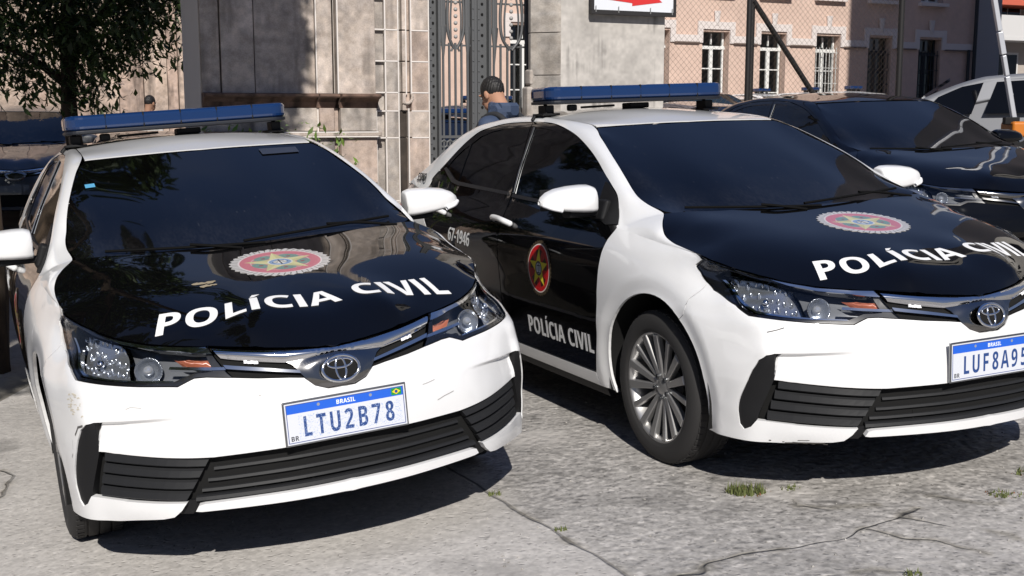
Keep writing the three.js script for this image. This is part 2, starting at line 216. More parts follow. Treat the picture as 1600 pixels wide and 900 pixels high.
// ------------------------------------------------------------------ ground
const gY = (x, z) => { const c = clamp(x, -2.8, 2); return .0238 + .05248 * c + .00163 * z - .00739 * c * c + .028 * Math.max(0, Math.min(x, 20) - 2) + .03 * Math.max(0, Math.min(16, -z - 9)) * smooth(0, -3, x) + .026 * Math.max(0, Math.min(20, -z - 12)) * smooth(-3, 4, x); };
const NEAR = { x0: -3, x1: 3, z0: -7, z1: -2 };
{
  // worn concrete and old asphalt: slab joints, cracks, exposed stones and stains are marks on the paving
  const tab = (f, n) => { const d = new Float32Array(n * n); for (let j = 0; j < n; j++) for (let i = 0; i < n; i++) d[j * n + i] = f((i + .5) / n, (j + .5) / n); return (u, v) => { const x = u * n - .5, y = v * n - .5, i = Math.floor(x), j = Math.floor(y), a = x - i, b = y - j, i0 = (i + n) % n, i1 = (i + 1 + n) % n, j0 = ((j + n) % n) * n, j1 = ((j + 1 + n) % n) * n; return (d[j0 + i0] * (1 - a) + d[j0 + i1] * a) * (1 - b) + (d[j1 + i0] * (1 - a) + d[j1 + i1] * a) * b; }; };
  const A = tab(fbm(11, 6, 6), 640), B = fbm(23, 48, 3, 40), C = noise2(5, 520, 433), gr1 = noise2(7, 800, 667), gr2 = noise2(9, 400, 333), gr3 = noise2(10, 150, 125), D = tab(fbm(37, 3, 5), 256), E2 = (f => (u, v) => f(u * 240, v * 200))(noise2(71, 240, 200)), F = tab(fbm(91, 14, 4), 640), st = noise2(15, 300, 250);
  const W = NEAR.x1 - NEAR.x0, H = NEAR.z1 - NEAR.z0;
  const cracks = [[[-.60, -5.3], [-.07, -4.26], [.12, -3.89], [.31, -3.53], [.62, -2.9]], [[.55, -3.42], [.75, -3.55], [.92, -3.60], [1.13, -3.70], [1.25, -3.80], [1.33, -3.84], [1.44, -3.92]], [[1.20, -3.74], [1.30, -3.66], [1.42, -3.60], [1.5, -3.5]], [[1.36, -3.85], [1.48, -3.75], [1.60, -3.68], [1.72, -3.62], [1.9, -3.6]], [[1.66, -3.62], [1.68, -3.52], [1.78, -3.42], [1.85, -3.3]], [[1.55, -4.05], [1.75, -3.95], [1.82, -3.85], [1.86, -3.75], [2.1, -3.7]], [[.95, -3.35], [1.1, -3.40], [1.25, -3.37]], [[-2.6, -4.6], [-2.1, -4.0], [-1.7, -3.4], [-1.5, -2.8]], [[-3.4, -6.5], [-2.9, -5.6], [-2.6, -4.6]], [[1.02, -4.12], [1.04, -4.0], [1.15, -3.95], [1.3, -3.96]], [[-2.35, -5.1], [-2.2, -4.9], [-2.15, -4.6]]];
  const cn = noise2(3, 60, 50), seg = (px, pz, a, b) => { const dx = b[0] - a[0], dz = b[1] - a[1], t = clamp(((px - a[0]) * dx + (pz - a[1]) * dz) / (dx * dx + dz * dz)); return Math.hypot(px - a[0] - t * dx, pz - a[1] - t * dz); };
  const N = 1600, Hh = new Float32Array(N * N), alb = new Uint8Array(N * N * 4);
  const boxes = cracks.map(L => [Math.min(...L.map(p => p[0])) - .12, Math.max(...L.map(p => p[0])) + .12, Math.min(...L.map(p => p[1])) - .12, Math.max(...L.map(p => p[1])) + .12]);
  for (let j = 0; j < N; j++) for (let i = 0; i < N; i++) {
    const u = (i + .5) / N, v = (j + .5) / N, x = NEAR.x0 + u * W, z = NEAR.z0 + v * H;
    const wx = x + (A(u, v) - .5) * .12, wz = z + (F(u, v) - .5) * .10;
    // left of the slab joint: lighter concrete; right: old asphalt with exposed stones
    const side = (wx - (-.07)) - (wz + 4.26) * .52; const asp = smooth(-.06, .06, side + (B(u, v) - .5) * .25) * (1 - .75 * smooth(.46, .60, D(u, v)) * smooth(-4.4, -3.2, z) ) * .9;
    let c = lerp(.45, .335, asp) * (.76 + .48 * A(u, v)) * (.86 + .28 * D(u, v));
    const stone = smooth(.60, .74, B(u, v)) * (.35 + .65 * asp); c *= 1 - .50 * stone * E2(u, v) * (.4 + .6 * asp);
    const pale = smooth(.72, .86, st(u * 300, v * 250)) ; c *= 1 + .34 * pale * (.3 + .7 * asp);
    const dk = smooth(.80, .92, C(u * 520, v * 433)); c *= 1 - .38 * dk * (.35 + .65 * asp);
    c *= 1 - .34 * smooth(.55, .75, F(u, v)) * smooth(.45, .65, A(v, u));
    let h = .5 + .25 * (E2(u, v) - .5) * (.4 + asp) + .22 * (B(u, v) - .5) - .12 * dk;
    c *= 1 + (.40 * (gr1(u * 800, v * 667) - .5) + .46 * (gr2(u * 400, v * 333) - .5) + .20 * (gr3(u * 150, v * 125) - .5)) * (.5 + .5 * asp);
    let rd = 1, gn = .950, bl = .895;
    const p2 = smooth(1.1, .6, Math.hypot((x - .12) / .20, (z + 5.05) / .16) + (A(v, u) - .5) * 1.1); c = lerp(c, .44, p2 * .8);
    // pale bare patch beside the big weed tuft
    const pd = Math.hypot((x - 1.03) / .13, (z + 4.14) / .10) + (A(v, u) - .5) * .9; const pp = smooth(1.05, .75, pd); c = lerp(c, .46 * (.9 + .2 * gr2(u * 400, v * 333)), pp * .9);
    for (let k = 0; k < cracks.length; k++) { const L = cracks[k], bb = boxes[k]; if (x < bb[0] || x > bb[1] || z < bb[2] || z > bb[3]) continue; let d = 9; for (let q = 0; q < L.length - 1; q++) { const mx = (L[q][0] + L[q + 1][0]) / 2, mz = (L[q][1] + L[q + 1][1]) / 2; if (Math.abs(mx - x) > .75 || Math.abs(mz - z) > .75) continue; d = Math.min(d, seg(x + ((cn(u * 60, v * 50) - .5) * .05 + (B(u, v) - .5) * .05) * (k ? 1 : .3), z + (cn(v * 60 + 7, u * 50) - .5) * (k ? .05 : .015), L[q], L[q + 1])); }
      if (d < .06) { const wdt = (k === 0 ? .005 : .0015 + .005 * cn(u * 60 + 3, v * 50)) * (.5 + .9 * B(u, v)); const t = smooth(wdt * 2.1, wdt * .5, d) * smooth(.40, .56, F(v, u) + (k ? 0 : .2)); c = lerp(c, .15, t * .7); h -= .45 * t; const dirt = smooth(.04, .0, d) * smooth(.4, .65, B(u, v)); c *= 1 - .30 * dirt; rd = lerp(rd, 1.02, dirt); bl = lerp(bl, .84, dirt); } }
    const k4 = (j * N + i) * 4, sr = q => { q = clamp(q); return 255 * (q <= .0031308 ? 12.92 * q : 1.055 * Math.pow(q, 1 / 2.4) - .055); };
    alb[k4] = sr(c * rd); alb[k4 + 1] = sr(c * gn); alb[k4 + 2] = sr(c * bl); alb[k4 + 3] = 255; Hh[j * N + i] = h;
  }
  const tx = new THREE.DataTexture(alb, N, N); tx.colorSpace = THREE.SRGBColorSpace; tx.magFilter = THREE.LinearFilter; tx.minFilter = THREE.LinearMipmapLinearFilter; tx.generateMipmaps = true; tx.anisotropy = 8; tx.needsUpdate = true;
  const hb = new Uint8Array(N * N * 4); for (let i = 0; i < N * N; i++) { hb[4 * i] = hb[4 * i + 1] = hb[4 * i + 2] = clamp(Hh[i]) * 255; hb[4 * i + 3] = 255; }
  const hx = new THREE.DataTexture(hb, N, N); hx.magFilter = THREE.LinearFilter; hx.needsUpdate = true;
  const g = new THREE.PlaneGeometry(W, H, 120, 100); g.rotateX(-Math.PI / 2); g.translate((NEAR.x0 + NEAR.x1) / 2, 0, (NEAR.z0 + NEAR.z1) / 2); const p = g.attributes.position, uv = g.attributes.uv;
  for (let i = 0; i < p.count; i++) { p.setY(i, gY(p.getX(i), p.getZ(i))); uv.setXY(i, (p.getX(i) - NEAR.x0) / W, (p.getZ(i) - NEAR.z0) / H); } g.computeVertexNormals();
  structure('pavement', g, std({ map: tx, bumpMap: hx, bumpScale: .02, roughness: .92 }));
  // the ground beyond, one sheet to the horizon with the pavement cut out
  const q = new THREE.PlaneGeometry(300, 300, 300, 300); q.rotateX(-Math.PI / 2); const qp = q.attributes.position; for (let i = 0; i < qp.count; i++) qp.setY(i, gY(qp.getX(i), qp.getZ(i)));
  const idx = q.index.array, keep = []; for (let i = 0; i < idx.length; i += 3) { const cx = (qp.getX(idx[i]) + qp.getX(idx[i + 1]) + qp.getX(idx[i + 2])) / 3, cz = (qp.getZ(idx[i]) + qp.getZ(idx[i + 1]) + qp.getZ(idx[i + 2])) / 3; if (!(cx > NEAR.x0 && cx < NEAR.x1 && cz > NEAR.z0 && cz < NEAR.z1)) keep.push(idx[i], idx[i + 1], idx[i + 2]); }
  q.setIndex(keep); const qu = q.attributes.uv; for (let i = 0; i < qp.count; i++) qu.setXY(i, qp.getX(i) / 4, qp.getZ(i) / 4); q.computeVertexNormals();
  const G1 = fbm(301, 6, 7), G2 = noise2(302, 256, 256); structure('ground', q, std({ map: dataTex(512, 512, (u, v) => { const c = (126 + 70 * (G1(u, v) - .5)) * (1 - .12 * smooth(.7, .9, G2(u * 256, v * 256))); return [c + 22, c + 17, c + 9]; }, true), roughness: .95 }));
}
// weeds in the joints, stones and dry leaves
function tuftGeo(seed, n, r, h) { const q = rng(seed), gs = []; for (let i = 0; i < n; i++) { const a = q() * 6.283, d = r * Math.sqrt(q()), x = Math.cos(a) * d, z = Math.sin(a) * d * .7, L = h * (.4 + .8 * q()), ln = .6 * q(), w = .0022 + .002 * q(), b = q() * 6.283; const pos = []; const S = 3; for (let k = 0; k <= S; k++) { const t = k / S, ww = w * (1 - t * .9), px = x + Math.cos(b) * L * ln * t * t, pz = z + Math.sin(b) * L * ln * t * t, py = L * t * (1 - .3 * ln * t); pos.push([px - Math.sin(b) * ww, py, pz + Math.cos(b) * ww], [px + Math.sin(b) * ww, py, pz - Math.cos(b) * ww]); }
    const g = new THREE.BufferGeometry(); g.setAttribute('position', new THREE.Float32BufferAttribute(pos.flat(), 3)); const ix = []; for (let k = 0; k < S; k++) ix.push(2 * k, 2 * k + 1, 2 * k + 2, 2 * k + 1, 2 * k + 3, 2 * k + 2); g.setIndex(ix); g.computeVertexNormals(); g.setAttribute('uv', new THREE.Float32BufferAttribute(new Float32Array(pos.length * 2), 2)); gs.push(g); } return merge(gs); }
const grassM = std({ color: lin(.115, .135, .04), roughness: .8, side: THREE.DoubleSide }), dryM = std({ color: lin(.22, .10, .05), roughness: .9, side: THREE.DoubleSide });
for (const [x, z, n, r, h, lab] of [[.88, -4.17, 230, .075, .036, 'largest grass tuft, growing from the paving before the right police car wheel'], [-.07, -4.27, 36, .03, .018, 'small grass tuft at the edge of the left police car shadow'], [.17, -3.85, 30, .022, .018, 'tiny grass tuft on the slab joint between the two police cars'], [1.05, -4.19, 24, .04, .018, 'sparse weed beside the pale bare patch of paving'], [1.80, -4.05, 60, .06, .02, 'low weed patch on cracked paving under the right police car nose'], [1.99, -4.28, 50, .05, .03, 'reddish weed tuft at the right edge of the photo'], [1.22, -3.34, 26, .03, .02, 'small grass tuft at the bottom edge near the lower right cracks']]) {
  const t = thing('grass_tuft', lab, 'weed', [x, gY(x, z), z]); part('blades', tuftGeo(Math.round(x * 1000 + 5000), n, r, h), grassM, t).userData.kind = 'stuff'; if (r > .04) part('dry_blades', tuftGeo(Math.round(x * 900 + 300), Math.round(n * .25), r * 1.3, h * .35), dryM, t).userData.kind = 'stuff';
}
{
  const q = rng(77), n = 1500, sg = new THREE.IcosahedronGeometry(1, 0), im = new THREE.InstancedMesh(sg, std({ color: lin(1, 1, 1), roughness: .9 }), n), m = new THREE.Matrix4(), c = new THREE.Color();
  for (let i = 0; i < n; i++) { const z = -3 - 5.2 * q() ** 1.2, x = (q() - .45) * -z * 1.0, s = .0018 + .0042 * q() ** 4; m.compose(V(x, gY(x, z) + s * .3, z), new THREE.Quaternion().setFromEuler(new THREE.Euler(q() * 6, q() * 6, q() * 6)), V(s, s * .6, s * (.7 + .6 * q()))); im.setMatrixAt(i, m); const k = .12 + .35 * q(); im.setColorAt(i, c.setRGB(k, k * .95, k * .88)); }
  im.name = 'gravel'; im.castShadow = im.receiveShadow = true; tag(im, 'loose grit and small stones scattered over the worn paving', 'gravel'); im.userData.kind = 'stuff'; scene.add(im);
}

// ------------------------------------------------------------------ the place: the gate wall and the buildings share one direction, turned 24 degrees
const TH = 24 * Math.PI / 180, ct = Math.cos(TH), sn = Math.sin(TH);
const site = (a, b, y = 0) => [a * ct - b * sn, y, -(a * sn + b * ct)]; // a along the wall to the right, b away from the camera
const siteThing = (name, label, cat, a, b, y = 0, group) => thing(name, label, cat, site(a, b, y), TH, group);
// --- stone: weathered, with run-off stains
function stoneTex(seed, base, stain, vert = 1) { const n1 = fbm(seed, 4, 5), n2 = fbm(seed + 3, 24, 2), n3 = fbm(seed + 9, 14, 3, 2), n4 = noise2(seed + 1, 220, 220);
  return dataTex(360, 360, (u, v) => { let k = .80 + .34 * (n1(u, v) - .5) + .22 * (n2(u, v) - .5) + .10 * (n4(u * 220, v * 220) - .5); k *= 1 - stain * smooth(.50, .78, n3(u, v) * .65 + n1(u, v) * .35); const w = n2(v, u); return [base[0] * k, base[1] * k * (1 - .02 * w), base[2] * k * (1 - .05 * w)]; }, true); }
const stoneBrown = std({ map: stoneTex(191, [150, 122, 108], .5), roughness: .95 });
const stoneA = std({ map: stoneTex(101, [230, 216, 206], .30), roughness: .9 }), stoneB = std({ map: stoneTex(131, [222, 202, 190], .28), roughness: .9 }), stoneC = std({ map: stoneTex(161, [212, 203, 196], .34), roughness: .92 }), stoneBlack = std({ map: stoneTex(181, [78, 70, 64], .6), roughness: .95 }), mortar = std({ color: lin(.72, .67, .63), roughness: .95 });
const render = (() => { const n1 = fbm(211, 5, 5), n2 = fbm(213, 30, 2), st = fbm(217, 16, 4, 1); return std({ map: dataTex(512, 512, (u, v) => { let k = .86 + .22 * (n1(u, v) - .5) + .14 * (n2(u, v) - .5); k *= 1 - .42 * smooth(.50, .74, .55 * st(u, v) + .45 * n1(u, v)); return [214 * k, 208 * k, 201 * k]; }, true), roughness: .95 }); })();
const stoneD = std({ map: stoneTex(231, [206, 199, 192], .16), roughness: .92 });
const brush = (w, h, d, x, y, z, r = .006) => { const g = new RoundedBoxGeometry(w, h, d, 1, r); g.translate(x, y, z); return uvBox(g, .8); };
{
  const P = siteThing('stone_gate_pier', 'weathered pale stone pier with moulded ledge, left of the iron gate', 'stone pier', 1.41, 8.8);
  const q = rng(5), X = a => a - 1.41; // local x along the wall, local +z towards the camera
  part('core', uvBox(box(X(3.19), 3.4, .8, X(3.19) / 2, 1.7, -.46)), mortar, P);
  // depth of face d (proud of the core), blocks of one column
  const blk = (a0, a1, y0, y1, d, mat, th = .16) => part('stone_block', brush(a1 - a0, y1 - y0, th, X((a0 + a1) / 2), (y0 + y1) / 2, d - th / 2, .005), mat, P);
  const cols = [[1.415, 1.55, .0, stoneA], [1.558, 1.80, .02, stoneA], [1.808, 2.268, .0, stoneA], [2.274, 2.392, .045, stoneA], [2.434, 2.732, .055, stoneA]];
  for (const [a0, a1, d, m] of cols) { blk(a0, a1, 1.63, 3.4, d, m); }
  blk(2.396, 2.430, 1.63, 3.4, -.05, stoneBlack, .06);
  for (const [a0, a1, d] of [[1.415, 2.268, .03], [2.276, 2.392, .07], [2.440, 2.728, .08]]) for (const [y0, y1] of [[1.355, 1.53], [.95, 1.308], [.5, .943], [-.1, .493]]) blk(a0, a1, y0, y1, d, q() < .5 ? stoneB : stoneC);
  blk(2.398, 2.434, -.1, 1.53, .03, stoneB);
  const led = brush(X(2.76) - X(1.41), .034, .22, (X(1.41) + X(2.76)) / 2, 1.332, -.0, .008); part('ledge', led, stoneA, P);
  // moulding: a cyma swept along the pier, breaking forward round the two projecting strips
  const prof = [[-.05, 1.528], [.004, 1.532], [.010, 1.55], [.022, 1.575], [.045, 1.596], [.082, 1.608], [.105, 1.611], [.112, 1.620], [.112, 1.634], [.0, 1.642], [-.05, 1.642]];
  const mould = (a0, a1, d) => { const s = new THREE.Shape(prof.map(p => new THREE.Vector2(p[0], p[1]))); const g = new THREE.ExtrudeGeometry(s, { depth: a1 - a0, bevelEnabled: false }); g.rotateY(-Math.PI / 2); g.translate(X(a1), 0, d); const pp = g.attributes.position; for (let i = 0; i < pp.count; i++) { } return uvBox(g, .8); };
  part('moulding', mould(1.415, 2.262, .0), stoneBrown, P); part('moulding', mould(2.262, 2.402, .05), stoneBrown, P); part('moulding', mould(2.402, 2.432, -.01), stoneBrown, P); part('moulding', mould(2.432, 2.742, .06), stoneBrown, P);
  // the ashlar beside the gate
  const ys = [-.1, .35, .80, 1.30, 1.510, 1.654, 1.897, 2.138, 2.38, 2.62, 2.88, 3.12, 3.4];
  for (let k = 0; k < ys.length - 1; k++) { const y0 = ys[k] + .004, y1 = ys[k + 1] - .004, lo = ys[k + 1] < 1.52;
    blk(2.742, 2.821, y0, y1, -.015, stoneC); blk(2.829, 2.928, y0, y1, .015, q() < .5 ? stoneA : stoneC);
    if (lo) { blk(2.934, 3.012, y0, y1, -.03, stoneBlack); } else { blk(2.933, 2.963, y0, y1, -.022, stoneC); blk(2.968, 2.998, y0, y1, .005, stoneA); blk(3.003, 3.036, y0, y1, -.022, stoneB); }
    blk(lo ? 3.018 : 3.042, 3.183, y0, y1, .015, q() < .6 ? stoneB : stoneA); }
  for (const y of ys.slice(1, -1)) { part('mortar_joint', box(X(2.93) - X(2.742), .010, .02, X(2.836), y, .008), mortar, P); part('mortar_joint', box(X(3.185) - X(3.04), .010, .02, X(3.1125), y, .008), mortar, P); }
  for (const [a, y0, y1, d] of [[2.825, -.1, 3.4, .008], [2.931, -.1, 3.4, .008], [3.186, -.1, 3.4, .008], [2.738, -.1, 1.53, .03], [2.271, -.1, 1.53, .03], [2.271, 1.64, 3.4, .03], [2.433, 1.64, 3.4, .048], [3.0, 1.64, 3.4, -.004], [3.039, 1.64, 3.4, .006], [3.015, -.1, 1.53, .004]]) part('mortar_joint', box(.009, y1 - y0, .02, X(a), (y0 + y1) / 2, d), mortar, P);
  for (const y of [1.347, 1.312, .946]) part('mortar_joint', box(X(2.73) - X(1.42), .009, .02, X(2.075), y, y > 1 ? .102 : .022), mortar, P);
  const scroll = new THREE.TorusGeometry(.05, .014, 8, 20, Math.PI * .9); scroll.rotateZ(-2.2); scroll.translate(X(3.0), 1.62, .005); part('scroll', scroll, stoneA, P);
}
{
  const P = siteThing('rendered_gate_pier', 'stained grey rendered pier right of the gate, carrying a sign with a red arrow', 'gate pier', 4.215, 8.5);
  part('front_face', brush(.988, 3.5, .52, .494, 1.7, -.275, .012), render, P);
  const ys = [-.1, .5, 1.0, 1.44, 1.80, 2.14, 2.5, 2.9, 3.4]; for (let k = 0; k < ys.length - 1; k++) { const sh = new THREE.Shape(); [[.004, .012], [-.176, .192], [-.172, .24], [.004, .24]].forEach((p, i) => i ? sh.lineTo(p[0], p[1]) : sh.moveTo(p[0], p[1])); const g = new THREE.ExtrudeGeometry(sh, { depth: ys[k + 1] - ys[k] - .012, bevelEnabled: true, bevelThickness: .003, bevelSize: .003, bevelSegments: 1 }); g.rotateX(-Math.PI / 2); g.translate(0, ys[k] + .006, 0); part('stone_block', uvBox(g, .8), stoneD, P); }
  part('base_course', brush(1.16, 1.2, .66, .50, .62, -.29, .02), stoneC, P);
  for (let k = 0; k < 3; k++) part('stone_block', brush(.36, .20, .70, .12 + .40 * k, 1.33, -.28, .01), stoneC, P);
  part('stone_block', brush(.13, .26, .12, -.150, 1.58, -.235, .02), stoneC, P); part('stone_block', brush(.10, .13, .12, -.14, 1.785, -.235, .02), stoneC, P);
  const S = siteThing('arrow_sign', 'white sign with a red arrow in a dark frame, high on the rendered pier', 'sign', 4.86, 8.47, 2.29);
  const w = .80, h = .62; part('panel', box(w - .05, h - .04, .012, 0, h / 2, .018), std({ color: lin(.72, .74, .78), roughness: .5 }), S);
  const fr = [box(w, .034, .035, 0, .017, .014), box(w, .034, .035, 0, h - .017, .014), box(.026, h - .07, .035, -w / 2 + .013, h / 2, .014), box(.026, h - .07, .035, w / 2 - .013, h / 2, .014)]; fr.forEach(g => part('frame', g, std({ color: lin(.02, .018, .018), roughness: .6 }), S));
  const a = new THREE.Shape(); [[-.33, .125], [-.02, .098], [-.02, .075], [.265, .115], [.02, .30], [.02, .25], [-.33, .27]].forEach((p, i) => i ? a.lineTo(...p) : a.moveTo(...p)); const ag = new THREE.ExtrudeGeometry(a, { depth: .002, bevelEnabled: false }); ag.translate(0, 0, .0245); part('arrow', ag, std({ color: lin(.62, .03, .03), roughness: .5 }), S);
  for (const x of [-.36, -.15, .15, .36]) part('tie', box(.006, .05, .006, x, .04, .034), std({ color: lin(.25, .25, .25), roughness: .6 }), S);
}
// --- wrought-iron gate
{
  const iron = std({ color: lin(.115, .118, .122), roughness: .55, metalness: .3 }), dk = M.dark;
  const Gt = siteThing('iron_gate', 'grey wrought-iron double gate with perforated posts and scrollwork', 'gate', 3.281, 9.06);
  const X = a => a - 3.281, top = 3.3;
  const channel = (a0, a1, nm) => { const w = X(a1) - X(a0), x = X((a0 + a1) / 2); const g = [box(w, top, .02, x, top / 2, -.03), box(.022, top, .07, X(a0) + .011, top / 2, 0), box(.022, top, .07, X(a1) - .011, top / 2, 0)]; part(nm, merge(g), iron, Gt); for (let y = .1; y < top; y += .085) { const o = new THREE.CylinderGeometry(.011, .011, .008, 10); o.rotateX(Math.PI / 2); o.translate(x, y, -.0175); part('post_hole', o, dk, Gt); const o2 = new THREE.SphereGeometry(.007, 8, 6); o2.translate(X(a0) + .011, y + .04, .036); part('rivet', o2, iron, Gt); } };
  channel(3.281, 3.38, 'gate_post'); channel(3.655, 3.70, 'meeting_stile'); channel(3.705, 3.83, 'meeting_stile');
  const leaf = (a0, a1, nb) => { for (let k = 0; k < nb; k++) { const x = X(lerp(a0, a1, (k + .5) / nb)); part('gate_bar', box(.016, 2.1, .016, x, 1.02, 0), iron, Gt); }
    const w = a1 - a0, c = X((a0 + a1) / 2);
    for (const y of [1.18, 1.30, .12]) part('rail', box(w, .022, .03, c, y, 0), iron, Gt);
    for (let k = 0; k < 5; k++) { const t = new THREE.TorusGeometry(.028, .009, 8, 14); t.translate(X(lerp(a0, a1, (k + .5) / 5)), 1.24, .002); part('ring', t, iron, Gt); }
    // lyre-shaped ornament above the bars, with a beaded middle
    for (const s of [-1, 1]) { part('scrollwork', tube([[c + s * .012, 2.02, 0], [c + s * w * .22, 2.12, .01], [c + s * w * .27, 2.28, .01], [c + s * w * .2, 2.5, .01], [c + s * w * .05, 2.62, .0]], .013, 28, 6), iron, Gt); part('scrollwork', tube([[c + s * w * .16, 2.10, .01], [c + s * w * .17, 2.3, .015], [c + s * w * .1, 2.5, .01]], .009, 20, 6), iron, Gt);
      const lf = new THREE.ConeGeometry(.035, .34, 6); lf.rotateX(Math.PI); lf.scale(1, 1, .5); lf.translate(c + s * w * .40, 2.03, .005); part('leaf_ornament', lf, iron, Gt); part('leaf_ornament', brush(.05, .34, .03, c + s * w * .40, 2.36, 0, .012), iron, Gt); }
    for (let k = 0; k < 8; k++) { const o = new THREE.SphereGeometry(.017, 10, 8); o.translate(c, 2.12 + k * .055, .01); part('bead', o, std({ color: lin(.35, .34, .33), roughness: .5 }), Gt); }
    const arch = new THREE.TorusGeometry(.034, .009, 8, 16, Math.PI); arch.translate(c, 2.0, 0); part('arch', arch, iron, Gt);
    for (const y of [2.05, 2.40, 2.75]) part('rail', box(w, .014, .02, c, y, -.005), iron, Gt); };
  leaf(3.385, 3.655, 5); leaf(3.835, 4.208, 6);
}
// --- chain-link fence
{
  const iron = std({ color: lin(.018, .017, .017), roughness: .6, metalness: .3 });
  const F = siteThing('chain_link_fence', 'black chain-link fence with posts and a slanted brace, before the pink building', 'fence', 5.6, 10.6);
  const X = a => a - 5.6, y0 = .2, y1 = 3.4;
  const post = (a, r, tilt = 0) => part('post', bar([X(a), y0, 0], [X(a) + tilt, y1, 0], r, 10), iron, F);
  post(7.53, .030); part('post', bar([7.605 - 5.6 - .0, y0, -.05], [7.60 - 5.6, y1, -.05], .034, 10), iron, F); post(9.66, .036, -.02); post(5.65, .03);
  part('brace', bar([X(7.60), 2.72, -.03], [X(8.9), 1.2, -.03], .030, 10), iron, F);
  part('top_rail', bar([X(5.6), y1, 0], [X(9.7), y1, 0], .02, 8), iron, F);
  // woven wire: zigzag strands, far too many to pick apart
  const p = .068, wires = []; const rw = .0015, a1 = 9.66; const tri = (A, B) => { const g = new THREE.CylinderGeometry(rw, rw, A.distanceTo(B), 3, 1, true); g.applyQuaternion(new THREE.Quaternion().setFromUnitVectors(V(0, 1, 0), B.clone().sub(A).normalize())); g.translate((A.x + B.x) / 2, (A.y + B.y) / 2, (A.z + B.z) / 2); return g; };
  const x0 = X(5.62), x1 = X(a1), Hh = y1 - 1.1; for (let c = x0 - Hh; c < x1; c += p) for (const s of [1, -1]) { let A = s > 0 ? [c, 1.1] : [c, y1], B = s > 0 ? [c + Hh, y1] : [c + Hh, 1.1]; const cl = (P, Q) => { let t0 = clamp((x0 - P[0]) / (Q[0] - P[0])), t1 = clamp((x1 - P[0]) / (Q[0] - P[0])); return [[lerp(P[0], Q[0], t0), lerp(P[1], Q[1], t0)], [lerp(P[0], Q[0], t1), lerp(P[1], Q[1], t1)]]; }; [A, B] = cl(A, B); if (Math.abs(A[0] - B[0]) < .02) continue; wires.push(tri(V(A[0], A[1], .002 * s), V(B[0], B[1], .002 * s))); }
  const wm = part('wire_mesh', merge(wires), std({ color: lin(.10, .075, .06), roughness: .7, metalness: .2 }), F); wm.userData.kind = 'stuff';
}
